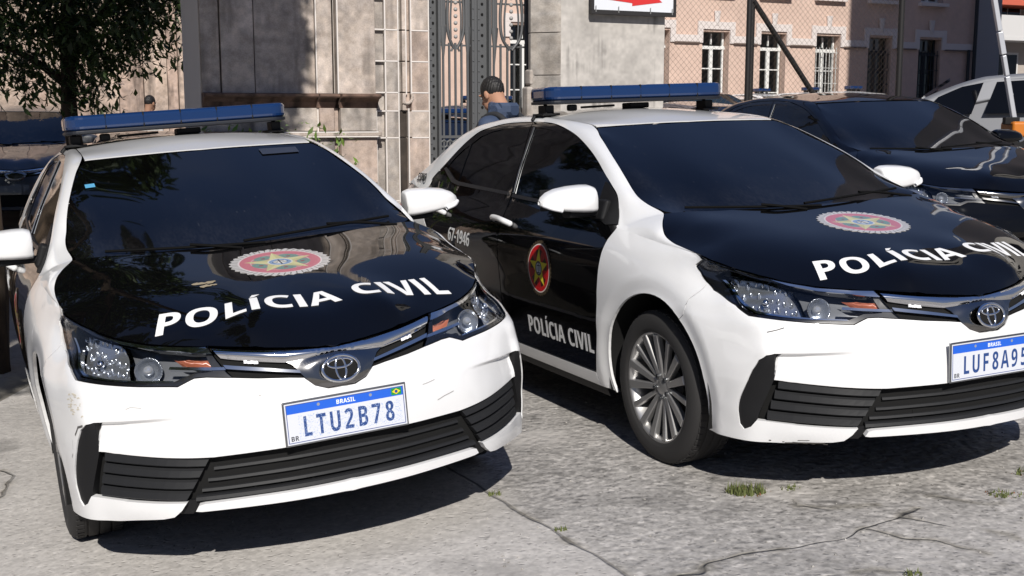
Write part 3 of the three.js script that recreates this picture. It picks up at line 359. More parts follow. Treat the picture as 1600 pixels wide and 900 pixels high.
// --- pink building
{
  const n1 = fbm(401, 5, 6), n2 = fbm(409, 30, 3), pinkT = dataTex(512, 512, (u, v) => { const k = .92 + .12 * (n1(u, v) - .5) + .07 * (n2(u, v) - .5); return [222 * k, 194 * k, 178 * k]; }, true);
  const pink = std({ map: pinkT, roughness: .9 }), band = std({ color: lin(.66, .60, .57), roughness: .9 }), frameM = std({ color: lin(.72, .72, .70), roughness: .6 }), pane = phys({ color: lin(.80, .86, .86), roughness: 0, transmission: 1, thickness: 0 }), paneG = phys({ color: lin(.45, .58, .55), roughness: 0, transmission: 1, thickness: 0 }), grille = std({ color: lin(.55, .55, .53), roughness: .6 }), dkG = std({ color: lin(.02, .025, .03), roughness: .6 });
  const a0 = 8.5, a1 = 28.55, X = a => a - a0, B = 28; const b = siteThing('pink_building', 'long pink building with white window bands and tall casement windows', 'building', a0, B);
  const wins = []; for (let k = -3; k <= 4; k++) wins.push(18.31 + .02 + k * 1.972); const wW = .90, yT = 3.89, yB = .95, yU0 = 4.98, yU1 = 7.6, top = 9.5;
  const wall = []; const W = (x0, x1, y0, y1) => wall.push(box(x1 - x0, y1 - y0, .4, X((x0 + x1) / 2), (y0 + y1) / 2, -.2)); let cur = a0; for (const w of wins) { if (w < a0 || w + wW > a1) continue; W(cur, w, -.2, top); W(w, w + wW, -.2, yB); W(w, w + wW, yT, yU0); W(w, w + wW, yU1, top); cur = w + wW; } W(cur, a1, -.2, top);
  const wg = merge(wall); part('wall', uvBox(wg, .25), pink, b); part('side_wall', uvBox(box(.4, top, 9, X(a1) - .2, top / 2, -4.9), .25), pink, b); part('roof', box(X(a1) + .4, .25, 9.4, X(a1) / 2, top + .12, -4.5), std({ color: lin(.3, .12, .07), roughness: .9 }), b);
  const plaster = std({ color: lin(.30, .27, .24), roughness: .95 }); part('back_wall', box(X(a1) - .8, top - .1, .2, X(a1) / 2, top / 2, -5.2), plaster, b); part('side_wall', box(.3, top, 5.0, .16, top / 2, -2.92), pink, b); part('upper_floor', box(X(a1) - .8, .3, 4.6, X(a1) / 2, 4.55, -2.75), plaster, b); part('lower_floor', box(X(a1) - .8, .2, 4.6, X(a1) / 2, .3, -2.75), plaster, b);
  wins.forEach((w, i) => { if (w < a0 || w + wW > a1) return; const x = X(w), c = x + wW / 2;
    // string course stepping up over the window, keystone
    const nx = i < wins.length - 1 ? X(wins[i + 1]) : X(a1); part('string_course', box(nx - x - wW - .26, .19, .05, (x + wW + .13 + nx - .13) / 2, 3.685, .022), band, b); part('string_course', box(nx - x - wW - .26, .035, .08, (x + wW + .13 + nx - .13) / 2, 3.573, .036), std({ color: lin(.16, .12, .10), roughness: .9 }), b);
    for (const s of [0, 1]) part('window_surround', box(.17, .60, .05, s ? x + wW + .09 : x - .09, 3.87, .024), band, b); part('window_surround', box(wW + .34, .21, .05, c, 4.055, .026), band, b); const ks = new THREE.CylinderGeometry(.13, .085, .40, 4); ks.rotateY(Math.PI / 4); ks.scale(1, 1, .5); ks.translate(c, 4.26, .03); part('keystone', ks, band, b);
    const late = w > 22; const fz = -.26; const grp = new THREE.Group(); grp.name = 'window'; grp.position.set(c, 0, fz); b.add(grp);
    const fm = w > 24 ? dkG : frameM; const hh = 3.58 - yB; const fr = [box(.05, yT - yB, .06, -wW / 2 + .06, (yT + yB) / 2, 0), box(.05, yT - yB, .06, wW / 2 - .06, (yT + yB) / 2, 0), box(wW, .09, .07, 0, 3.46, .002), box(.11, hh - .1, .06, 0, yB + hh / 2 - .05, .003), box(.035, .30, .05, 0, 3.70, 0), box(wW, .06, .07, 0, yB + .03, 0)]; for (let k = 1; k < 4; k++) fr.push(box(wW - .16, .03, .04, 0, yB + k * hh / 4 - .05, -.004)); part('frame', merge(fr), fm, grp);
    for (const s of [-1, 1]) for (let k = 0; k < 4; k++) part('pane', box(.30, hh / 4 - .03, .01, s * .215, yB + (k + .5) * hh / 4 - .05, -.012), w > 24 ? paneG : pane, grp); part('pane', box(wW - .1, .36, .01, 0, 3.7, -.014), pane, grp);
    if (late) { const bs = []; const gm = w > 24 ? dkG : grille; for (let k = 0; k < 7; k++) part('window_bar', box(.018, 2.6, .018, -wW / 2 + .08 + k * (wW - .16) / 6, 2.25, .20), gm, grp); for (let k = 0; k < 6; k++) part('window_bar', box(wW - .04, .016, .02, 0, 1.15 + k * .45, .20), gm, grp); }
    const gu = new THREE.Group(); gu.name = 'window'; gu.position.set(c, 0, fz); b.add(gu); part('frame', merge([box(.06, 2.62, .06, -wW / 2 + .05, 6.29, 0), box(.06, 2.62, .06, wW / 2 - .05, 6.29, 0), box(.1, 2.6, .06, 0, 6.29, .002), box(wW, .07, .06, 0, 5.03, .004), box(wW, .07, .06, 0, 6.8, .004)]), frameM, gu); part('pane', box(wW - .1, 2.5, .01, 0, 6.3, -.014), pane, gu); part('sill', box(wW + .2, .10, .2, 0, 4.93, .32), band, gu); });
  part('downpipe', bar([X(28.42), 0, .10], [X(28.42), top, .10], .06, 10), dkG, b); part('downpipe', bar([X(28.2), 0, .08], [X(28.2), 3.6, .08], .05, 10), dkG, b);
}
// --- far house with a red roof, seen past the corner of the pink building
{
  const wl = std({ color: lin(.42, .37, .33), roughness: .9 }), wh = std({ color: lin(.62, .61, .6), roughness: .8 }), b = siteThing('balcony_house', 'distant cream house with a red tiled roof and balconies, at the right edge', 'house', 36, 37.5);
  part('wall', box(14, 7.4, 8, 7, 3.7, -4.2), wl, b); const rf = new THREE.BufferGeometry(); const rs = new THREE.Shape(); rs.moveTo(-.7, 7.35); rs.lineTo(9, 7.35); rs.lineTo(4.2, 9.6); rs.closePath(); const rg = new THREE.ExtrudeGeometry(rs, { depth: 15, bevelEnabled: false }); rg.rotateY(Math.PI / 2); rg.translate(-.5, -1.2, .4); part('roof', rg, std({ color: lin(.50, .10, .05), roughness: .85 }), b);
  for (const y of [2.2, 5.0]) { part('balcony', box(14, .9, .12, 7, y + .3, .9), wh, b); part('balcony_slab', box(14, .16, 1.1, 7, y - .2, .42), wh, b); for (let k = 0; k < 5; k++) { const g = new THREE.Group(); g.name = 'window'; g.position.set(1.4 + k * 2.7, y + 1.35, -.18); b.add(g); part('frame', box(1.6, 1.5, .06, 0, 0, -.0), wh, g); for (const s of [-1, 1]) part('pane', box(.68, 1.3, .02, s * .37, 0, .03), M.sideGlass, g); } }
  part('shop_board', box(14, .7, .1, 7, 1.15, 1.02), std({ color: lin(.45, .45, .43), roughness: .7 }), b); part('shop_front', box(13, 1.5, .1, 6.5, .1, .2), std({ color: lin(.07, .065, .06), roughness: .7 }), b);
  const c = siteThing('grey_wall', 'tall narrow grey wall at the corner of the pink building', 'wall', 28.7, 28.6); part('wall_face', box(1.6, 9, 1, .82, 4.3, -.6), std({ color: lin(.36, .35, .35), roughness: .9 }), c);
}
// --- office block outside the frame on the right: it shades the right half of the pink building
{ const b = thing('office_block', 'tall block outside the frame that shades the pink building', 'building', [22.3, 0, -23]); part('wall', box(21, 19, 5, 0, 9.5, 0), std({ color: lin(.4, .38, .35), roughness: .9 }), b); for (let k = 0; k < 5; k++) for (let j = 0; j < 7; j++) part('window', box(1.5, 1.6, .1, -8.8 + j * 2.9, 2.6 + k * 3.4, 2.52), M.sideGlass, b); }
// --- far wall on the left with narrow vertical panels
{
  const t = stoneTex(251, [228, 206, 190], .34), m1 = std({ map: t, roughness: .92 }), m2 = std({ map: stoneTex(257, [214, 190, 176], .4), roughness: .92 }), b = siteThing('panelled_wall', 'far pale wall of narrow upright panels behind the parked cars on the left', 'wall', -14, 21);
  part('core', box(20, 5, .3, 10, 2.4, -.3), m2, b); const q = rng(19); let x = 0; let i = 0; while (x < 20) { const w = .16 + .3 * q(); part('wall_panel', brush(w - .012, 5, .10, x + w / 2, 2.4, -.12 + .05 * (i % 2) + .03 * q(), .006), i++ % 2 ? m1 : m2, b); x += w; }
  for (const [px, w] of [[2.4, .5], [8.7, .5], [12.6, .6]]) part('pilaster', brush(w, 5, .3, px + 0, 2.4, -.02, .01), m1, b);
}
// --- trees
const barkM = std({ map: stoneTex(501, [88, 74, 60], .5), roughness: .95 });
function crownMesh(blobs, perM3, size, seed, mats) { // leaves spread through clumps, each its own small bent blade
  const q = rng(seed), list = []; for (const [x, y, z, rx, ry, rz, k] of blobs) { const n = Math.round(4.19 * rx * ry * rz * perM3 * (k || 1)); const cl = Math.max(3, Math.round(n / 26)); for (let c = 0; c < cl; c++) { let a, b, d; do { a = q() * 2 - 1; b = q() * 2 - 1; d = q() * 2 - 1; } while (a * a + b * b + d * d > 1); const r = .55 + .45 * q(); const l = Math.hypot(a, b, d) || 1; const kx = lerp(a, a / l, r * .4), ky = lerp(b, b / l, r * .4), kz = lerp(d, d / l, r * .4); const cx = x + kx * rx, cy = y + ky * ry, cz = z + kz * rz; for (let i = 0; i < 26; i++) list.push([cx + (q() - .5) * .34, cy + (q() - .6) * .30, cz + (q() - .5) * .34]); } }
  const leaf = new THREE.BufferGeometry(); leaf.setAttribute('position', new THREE.Float32BufferAttribute([0, 0, 0, .17, .5, .05, 0, .5, 0, -.17, .5, .05, 0, 1, -.08], 3)); leaf.setIndex([0, 1, 2, 0, 2, 3, 1, 4, 2, 2, 4, 3]); leaf.computeVertexNormals(); leaf.setAttribute('uv', new THREE.Float32BufferAttribute(new Float32Array(10), 2));
  const im = new THREE.InstancedMesh(leaf, mats, list.length), m = new THREE.Matrix4(), c = new THREE.Color(); list.forEach((p, i) => { const s = size * (.6 + .8 * q()); m.compose(V(...p), new THREE.Quaternion().setFromEuler(new THREE.Euler(1.2 + q() * 1.9, q() * 6.28, (q() - .5) * 1.4, 'YXZ')), V(s, s, s)); im.setMatrixAt(i, m); const k = .6 + .8 * q(); im.setColorAt(i, c.setRGB(.052 * k, .088 * k * (.9 + .25 * q()), .020 * k)); }); im.name = 'crown'; im.castShadow = im.receiveShadow = true; im.userData.kind = 'stuff'; return im;
}
const leafM = phys({ color: lin(1, 1, 1), roughness: .55, side: THREE.DoubleSide, transmission: .25, thickness: 0 });
function limb(pts, r0, r1) { const n = 18, c = new THREE.CatmullRomCurve3(pts.map(p => V(...p))), fr = c.computeFrenetFrames(n), pos = [], idx = [], uv = [], k = 10; for (let i = 0; i <= n; i++) { const p = c.getPointAt(i / n), r = lerp(r0, r1, i / n); for (let j = 0; j <= k; j++) { const a = j / k * 6.2832, rr = r * (1 + .12 * Math.sin(a * 3 + i)); const v = p.clone().addScaledVector(fr.normals[i], Math.cos(a) * rr).addScaledVector(fr.binormals[i], Math.sin(a) * rr); pos.push(v.x, v.y, v.z); uv.push(a * r, i / n * 3); } } for (let i = 0; i < n; i++) for (let j = 0; j < k; j++) { const a = i * (k + 1) + j; idx.push(a, a + k + 1, a + 1, a + 1, a + k + 1, a + k + 2); } const g = new THREE.BufferGeometry(); g.setAttribute('position', new THREE.Float32BufferAttribute(pos, 3)); g.setAttribute('uv', new THREE.Float32BufferAttribute(uv, 2)); g.setIndex(idx); g.computeVertexNormals(); return g; }
{ // tree on the left edge: trunk just in frame, crown over the yard above the picture
  const x0 = -3.42, z0 = -7.4; const t = thing('shade_tree', 'dark tree trunk at the left edge whose crown shades the yard', 'tree', [x0, gY(x0, z0), z0]);
  part('trunk', limb([[0, 0, 0], [.0, 1.2, .02], [-.05, 2.6, .1], [.1, 4.2, .3]], .13, .11), barkM, t); part('limb', limb([[.0, 3.2, .15], [.7, 4.4, 1.2], [1.2, 5.6, 2.6]], .08, .04), barkM, t); part('limb', limb([[.0, 3.4, .15], [-1.2, 4.6, 1.6], [-2, 5.4, 3.0]], .08, .04), barkM, t);
  const cr = crownMesh([[1.72, 5.7, 2.9, .50, .85, 1.4, 9], [1.62, 4.9, 1.6, .42, .5, .8, 7], [.3, 5.0, 6.7, .85, .7, 1.3, 2], [-1.4, 5.0, 6.3, 1.3, .8, 1.8, 1.4], [-3.2, 4.9, 5.6, 1.4, .9, 2.2, 1.2], [-.5, 5.0, 4.0, .9, .7, 1.5, 1.6], [-2.2, 4.9, 3.0, 1.4, .8, 1.7, 1.3], [-.6, 4.8, 1.2, .9, .7, 1.5, 1.6], [-2.2, 4.8, .3, 1.4, .8, 1.6, 1.3], [-.5, 4.6, -1.4, 1.0, .6, 1.3, 1.5], [-2.2, 4.7, -2.0, 1.5, .8, 1.6, 1.2], [-.9, 4.6, -3.2, 1.2, .6, 1.0, 1.4], [-3.6, 4.6, -.6, 1.2, .9, 2.0, 1]], 420, .21, 61, leafM); t.add(cr);
}
{ // lower tree behind the left police car: its foliage hangs into the top left corner
  const x0 = -4.85, z0 = -12.8, K = 1.25; const t = thing('leafy_tree', 'dark leafy tree hanging into the top left corner above the parked cars', 'tree', [x0, gY(x0, z0), z0]);
  part('trunk', limb([[0, 0, 0], [.04, 1.0, 0], [.0, 1.9, .05], [.15, 3.2, .1]], .10, .07), barkM, t); part('limb', limb([[.0, 2.1, .05], [.5, 2.75, .1], [1.1, 3.2, .1]], .045, .02), barkM, t); part('limb', limb([[.0, 1.9, .05], [-.4, 2.2, .1], [-.9, 2.4, .2]], .05, .02), barkM, t);
  t.add(crownMesh([[-.35, 2.25, .1, .6, .36, .6, 2], [-1.0, 2.3, .2, .55, .5, .6, 2], [-1.7, 2.3, .2, .6, .5, .6, 2], [.25, 2.48, .1, .55, .38, .6, 2], [.75, 2.78, .1, .5, .40, .5, 1.7], [1.2, 2.95, .1, .45, .34, .5, 1.4], [1.6, 3.05, .1, .42, .28, .45, 1.3], [1.95, 3.2, .1, .38, .24, .4, 1.2], [2.2, 3.38, .1, .34, .2, .4, 1.0], [.5, 2.3, .1, .42, .3, .5, 1.5], [.92, 2.36, .1, .40, .28, .5, 1.4], [1.3, 2.6, .1, .36, .26, .5, 1.3], [1.62, 2.74, .1, .30, .2, .4, .9], [.2, 1.88, .1, .34, .22, .4, 1.4], [-.15, 1.8, .1, .3, .16, .4, 1.2], [.0, 3.0, .1, 1.0, .55, .8, 1.5], [-1.0, 3.0, .1, .9, .55, .7, 1.6], [.45, 1.99, .0, .22, .16, .3, 1.4], [.1, 2.04, .1, .35, .16, .4, 1.4], [-.6, 1.95, .1, .5, .14, .4, 1.2], [-1.3, 1.98, .1, .5, .14, .4, 1.2]].map(b => [b[0] * K, b[1] * K - .42, b[2] * K, b[3] * K, b[4] * K, b[5] * K, b[6]]), 900, .115, 67, leafM));
}
{ // weed growing by the pier
  const p = site(1.72, 8.35); const t = thing('leafy_weed', 'bright green leafy weed in front of the stone pier ledge', 'plant', [p[0], gY(p[0], p[2]), p[2]]); part('stem', merge([limb([[0, 0, 0], [.03, .7, 0], [.05, 1.35, .02]], .014, .005), limb([[0.02, .6, 0], [.25, 1.05, .05], [.42, 1.26, .05]], .010, .004)]), std({ color: lin(.08, .09, .03), roughness: .8 }), t);
  const c = crownMesh([[.04, 1.42, 0, .14, .09, .12, 9], [.30, 1.36, .04, .14, .07, .12, 8], [-.2, 1.40, 0, .12, .07, .1, 7], [.46, 1.34, .04, .09, .05, .1, 6]], 1500, .075, 71, phys({ color: lin(2.6, 2.5, 1.6), roughness: .6, side: THREE.DoubleSide, transmission: .3, thickness: 0 })); c.name = 'leaves'; t.add(c);
}

// ------------------------------------------------------------------ the saloon car: +x its left side, +z forward, front axle at z = 0
const SY = pchip([.14, .20, .28, .45, .56, .66, .77, .87, .95, 1.0, 1.05, 1.1, 1.15, 1.2, 1.25, 1.3, 1.35, 1.38, 1.40, 1.42, 1.45, 1.5], [.79, .825, .85, .872, .882, .882, .875, .848, .80, .766, .743, .721, .699, .675, .648, .623, .596, .58, .565, .545, .50, .42]);
const BZ = pchip([-3.6, -2.7, -1.9, -1.4, -.9, -.4, 0], [0, .3, .9, 1, .7, 0, 0]), BK = pchip([.3, .6, .95, 1.1, 1.4], [.004, .004, .02, .018, .008]), TZ = pchip([-3.6, -3.45, -3.25, -3.0, -2.7, -2], [.80, .91, .965, .99, 1, 1]);
const sideX = (y, z) => (SY(y) + BZ(clamp(z, -3.6, 0)) * BK(clamp(y, .3, 1.4))) * TZ(clamp(z, -3.6, -2));
const FR = [
  [.14, [[0, .90], [.2, .885], [.42, .83], [.55, .77], [.66, .67], [.73, .58], [.775, .50], [.80, .42], [.805, .3], [.80, .1]]],
  [.22, [[0, .945], [.2, .932], [.42, .872], [.55, .812], [.66, .715], [.73, .645], [.79, .575], [.822, .46], [.832, .32], [.835, .1]]],
  [.28, [[0, .958], [.2, .943], [.42, .885], [.55, .827], [.66, .738], [.735, .655], [.798, .573], [.83, .45], [.848, .32], [.853, .1]]],
  [.36, [[0, .965], [.2, .952], [.42, .892], [.55, .833], [.66, .742], [.735, .66], [.806, .572], [.84, .43], [.86, .31], [.867, .1]]],
  [.45, [[0, .967], [.2, .955], [.42, .893], [.55, .832], [.66, .745], [.735, .67], [.80, .602], [.845, .44], [.868, .3], [.876, .1]]],
  [.56, [[0, .957], [.2, .945], [.42, .88], [.55, .815], [.65, .745], [.717, .69], [.775, .65], [.835, .46], [.868, .3], [.882, .1]]],
  [.61, [[0, .945], [.2, .926], [.42, .853], [.54, .797], [.64, .738], [.71, .686], [.774, .63], [.83, .46], [.866, .3], [.882, .1]]],
  [.66, [[0, .93], [.2, .905], [.42, .828], [.52, .785], [.62, .735], [.70, .68], [.772, .61], [.822, .45], [.86, .3], [.88, .1]]],
  [.71, [[0, .915], [.2, .885], [.40, .808], [.50, .763], [.60, .71], [.69, .64], [.776, .52], [.812, .40], [.847, .25], [.872, .05]]],
  [.77, [[0, .89], [.2, .855], [.377, .781], [.46, .735], [.56, .672], [.67, .565], [.74, .44], [.778, .335], [.825, .2], [.858, 0]]],
  [.82, [[0, .82], [.2, .79], [.36, .73], [.46, .69], [.57, .61], [.67, .525], [.735, .40], [.777, .258], [.81, .15], [.845, -.03]]],
  [.87, [[0, .72], [.2, .69], [.35, .62], [.46, .56], [.56, .48], [.66, .39], [.757, .31], [.772, .235], [.792, .14], [.825, -.05]]],
  [.91, [[0, .6], [.2, .57], [.35, .5], [.46, .44], [.56, .36], [.66, .27], [.745, .16], [.773, .09], [.783, .02], [.803, -.1]]],
  [.95, [[0, .5], [.2, .47], [.35, .4], [.46, .34], [.56, .27], [.65, .18], [.72, .1], [.752, .03], [.768, -.05], [.782, -.15]]],
  [1.0, [[0, .4], [.2, .37], [.35, .3], [.46, .25], [.56, .2], [.62, .14], [.67, .07], [.70, 0], [.715, -.07], [.74, -.16]]],
];
for (const y of [1.05, 1.1, 1.15, 1.2, 1.25, 1.3, 1.35, 1.38, 1.40, 1.42, 1.45]) { const b = FR[14][1], k = sideX(y, -.4) / sideX(1.0, -.4); FR.push([y, b.map(p => [p[0] * k, p[1]])]); }
const ZS = [-.3, -.7, -1.1, -1.5, -1.9, -2.3, -2.7, -3.0, -3.25, -3.45, -3.56];
for (const r of FR) { for (const z of ZS) r[1].push([sideX(r[0], z), z]); const e = sideX(r[0], -3.56); r[1].push([e * .82, -3.63], [e * .45, -3.66], [0, -3.67]); }
const NS = FR[0][1].length;
function rowAt(r, s) { const L = FR[r][1]; let i = Math.min(NS - 2, Math.max(0, Math.floor(s))), t = s - i; const p0 = i ? L[i - 1] : (L[0][0] === 0 ? [-L[1][0], L[1][1]] : L[0]), p1 = L[i], p2 = L[i + 1], p3 = L[Math.min(NS - 1, i + 2)];
  const f = k => { const a = p0[k], b = p1[k], c = p2[k], d = p3[k]; return .5 * (2 * b + (c - a) * t + (2 * a - 5 * b + 4 * c - d) * t * t + (3 * b - a - 3 * c + d) * t * t * t); }; return [f(0), f(1)]; }
function skinRaw(s, y) {
  let j = 0; while (j < FR.length - 2 && y > FR[j + 1][0]) j++;
  const q = [-1, 0, 1, 2].map(k => clamp(j + k, 0, FR.length - 1)), R = q.map(r => rowAt(r, s)), Y = q.map(r => FR[r][0]); const h = Y[2] - Y[1], t = clamp((y - Y[1]) / h, -.6, 1.3);
  return [0, 1].map(k => { const d1 = (R[2][k] - R[1][k]) / h, d0 = q[0] === q[1] ? d1 : (R[1][k] - R[0][k]) / (Y[1] - Y[0]), d2 = q[3] === q[2] ? d1 : (R[3][k] - R[2][k]) / (Y[3] - Y[2]);
    const tm = (a, b) => a * b <= 0 ? 0 : 3 * a * b * 1 / (Math.abs(a) < Math.abs(b) ? (2 * a + b) * 1 : (a + 2 * b)) ; const m1 = q[0] === q[1] ? d1 : tm(d0, d1), m2 = q[3] === q[2] ? d1 : tm(d1, d2); const t2 = t * t, t3 = t2 * t;
    return (2 * t3 - 3 * t2 + 1) * R[1][k] + (t3 - 2 * t2 + t) * h * m1 + (-2 * t3 + 3 * t2) * R[2][k] + (t3 - t2) * h * m2; });
}
const ARCH = [.015, .335, .375], ARCH2 = [-2.70, .335, .375];
let RECESS = true;
function skin(s, y) {
  let [x, z] = skinRaw(s, y);
  if (s > 6) for (const A of [ARCH, ARCH2]) { const d = Math.hypot(z - A[0], y - A[1]); if (d < .47) x -= .014 * smooth(.455, .38, d); }
  if (RECESS && s < 6.2 && y < .60 && y > .43) { const yc = .578 - .012 * smooth(.45, .72, x); z -= .024 * smooth(.43, .70, x) * (1 - smooth(.716, .738, x)) * smooth(yc, yc - .016, y) * (1 - .55 * smooth(yc - .02, .45, y)); } // recessed panel beside the air vents
  return V(x, y, z);
}
const sx = (x, y) => { let a = 0, b = 10; for (let i = 0; i < 40; i++) { const m = (a + b) / 2; if (skinRaw(m, y)[0] < x) a = m; else b = m; } return [(a + b) / 2, y]; };
const sz = (z, y) => { let a = 3, b = NS - 1; for (let i = 0; i < 40; i++) { const m = (a + b) / 2; if (skinRaw(m, y)[1] > z) a = m; else b = m; } return [(a + b) / 2, y]; };
const front = L => L.map(([x, y]) => sx(x, y)), sidep = L => L.map(([z, y]) => sz(z, y));
const nAt = (s, y) => { const a = skin(s + .01, y).sub(skin(s - .01, y)), b = skin(s, y + .002).sub(skin(s, y - .002)); const n = a.cross(b).normalize(); if (n.dot(skin(s, y).sub(V(0, .6, -1.3))) < 0) n.negate(); return n; };
const onSkin = (p, off) => skin(...p).addScaledVector(nAt(...p), off);
const SK = { su: .12, seam: s => s < 1e-6 || s > NS - 1 - 1e-6 };
const skinSheet = (loop, holes, o = {}) => sheet(skin, loop, holes, { gap: .0022, ...SK, ...o });
const both = g => merge([g, flip(g)]);
const arcPts = (A, r, a0, a1, n = 14) => Array.from({ length: n + 1 }, (_, i) => { const a = lerp(a0, a1, i / n) * Math.PI / 180; return [A[0] + r * Math.cos(a), A[1] + r * Math.sin(a)]; });

const G = []; // [part name, material key, geometry, mirrored?, extra]
const add = (name, mat, geo, mirror, x = {}) => G.push({ name, mat, geo, mirror, ...x });
// --- lines shared by panels
const lampTop = [[.377, .771], [.40, .770], [.45, .775], [.5, .780], [.55, .787], [.6, .797], [.64, .808], [.68, .823], [.72, .841], [.76, .868]];
const hoodEdge = [[.769, .887, .221], [.77, .899, .15], [.771, .907, .1], [.771, .917, .05], [.768, .933, 0], [.761, .953, -.03], [.747, .971, -.06], [.728, .987, -.09], [.709, 1.001, -.12], [.684, 1.014, -.15]];
const hoodFrontY = x => .735 + .036 * Math.pow(clamp(x / .377), 1.4);
const frontLine = Array.from({ length: 8 }, (_, i) => { const x = .377 * i / 7; return [x, hoodFrontY(x)]; });
const lampOuter = [[.779, .842], [.777, .82], [.778, .80], [.778, .78], [.778, .76], [.778, .74], [.777, .72], [.774, .70], [.770, .69]];
const lampBottom = [[.70, .680], [.60, .669], [.488, .660], [.462, .671], [.436, .681], [.40, .681], [.324, .673]];
const doorFront = [[-.475, .30], [-.42, .487], [-.40, .63], [-.384, .843], [-.372, .90], [-.347, .95]];
const frame = [[-.331, .948], [-.395, 1.02], [-.45, 1.076], [-.535, 1.121], [-.64, 1.17], [-.755, 1.224], [-.86, 1.267], [-.98, 1.31], [-1.08, 1.34], [-1.19, 1.366], [-1.397, 1.40], [-1.60, 1.412], [-1.69, 1.4135]];
const frame2 = [[-1.70, 1.4135], [-1.88, 1.4135], [-2.058, 1.409], [-2.22, 1.393], [-2.379, 1.369], [-2.48, 1.33], [-2.579, 1.276], [-2.735, 1.167], [-2.872, 1.078], [-2.885, 1.03], [-2.876, .996]];
const bCut = [[-1.69, 1.4135], [-1.60, 1.22], [-1.555, 1.05], [-1.50, .9], [-1.462, .6], [-1.445, .30]];
const rearCut = [[-2.876, .996], [-2.745, .885], [-2.5, .745], [-2.395, .64], [-2.31, .5], [-2.275, .40], [-2.262, .30]];
// --- hood
const hoodPts = [];
for (const [x, y, z] of hoodEdge) hoodPts.push([x, z, y], [-x, z, y]);
for (const [x, y] of lampTop) { const p = skin(...sx(x, y)); hoodPts.push([p.x, p.z, p.y], [-p.x, p.z, p.y]); }
for (const [x, y] of frontLine.slice(1, -1).concat([[0, .735]])) { const p = skin(...sx(x, y)); hoodPts.push([p.x, p.z, p.y]); if (x > 0) hoodPts.push([-p.x, p.z, p.y]); }
for (const [x, z, y] of [[0, .80, .824], [0, .72, .855], [0, .6, .891], [0, .45, .926], [0, .261, .957], [0, .1, .985], [0, -.04, 1.012], [.3, -.05, 1.012], [.5, -.08, 1.012], [.25, .82, .800], [.3, .70, .846], [.3, .55, .894], [.3, .26, .957], [.5, .56, .862], [.5, .26, .951], [.42, .68, .825], [.63, .26, .927], [.64, .05, .976], [.62, .42, .884], [.5, .05, .991], [.7, .2, .912], [.72, .05, .943]]) { hoodPts.push([x, z, y]); if (x) hoodPts.push([-x, z, y]); }
const hoodY = tps(hoodPts, 2e-4);
const hoodP = (x, z) => V(x, hoodY(x, z), z);
{
  const loop = []; for (const [x, y] of frontLine.concat(lampTop.slice(1))) { const p = skin(...sx(x, y)); loop.push([p.x, p.z]); }
  for (const [x, , z] of hoodEdge) loop.push([x, z]); loop.push([.6, -.125], [.45, -.085], [.25, -.055], [0, -.045]);
  add('hood', 'black', both(sheet(hoodP, loop, [], { h: .035, gap: .003, ref: V(0, 0, 0), seam: x => x < 1e-6, e: .004 })), false);
}
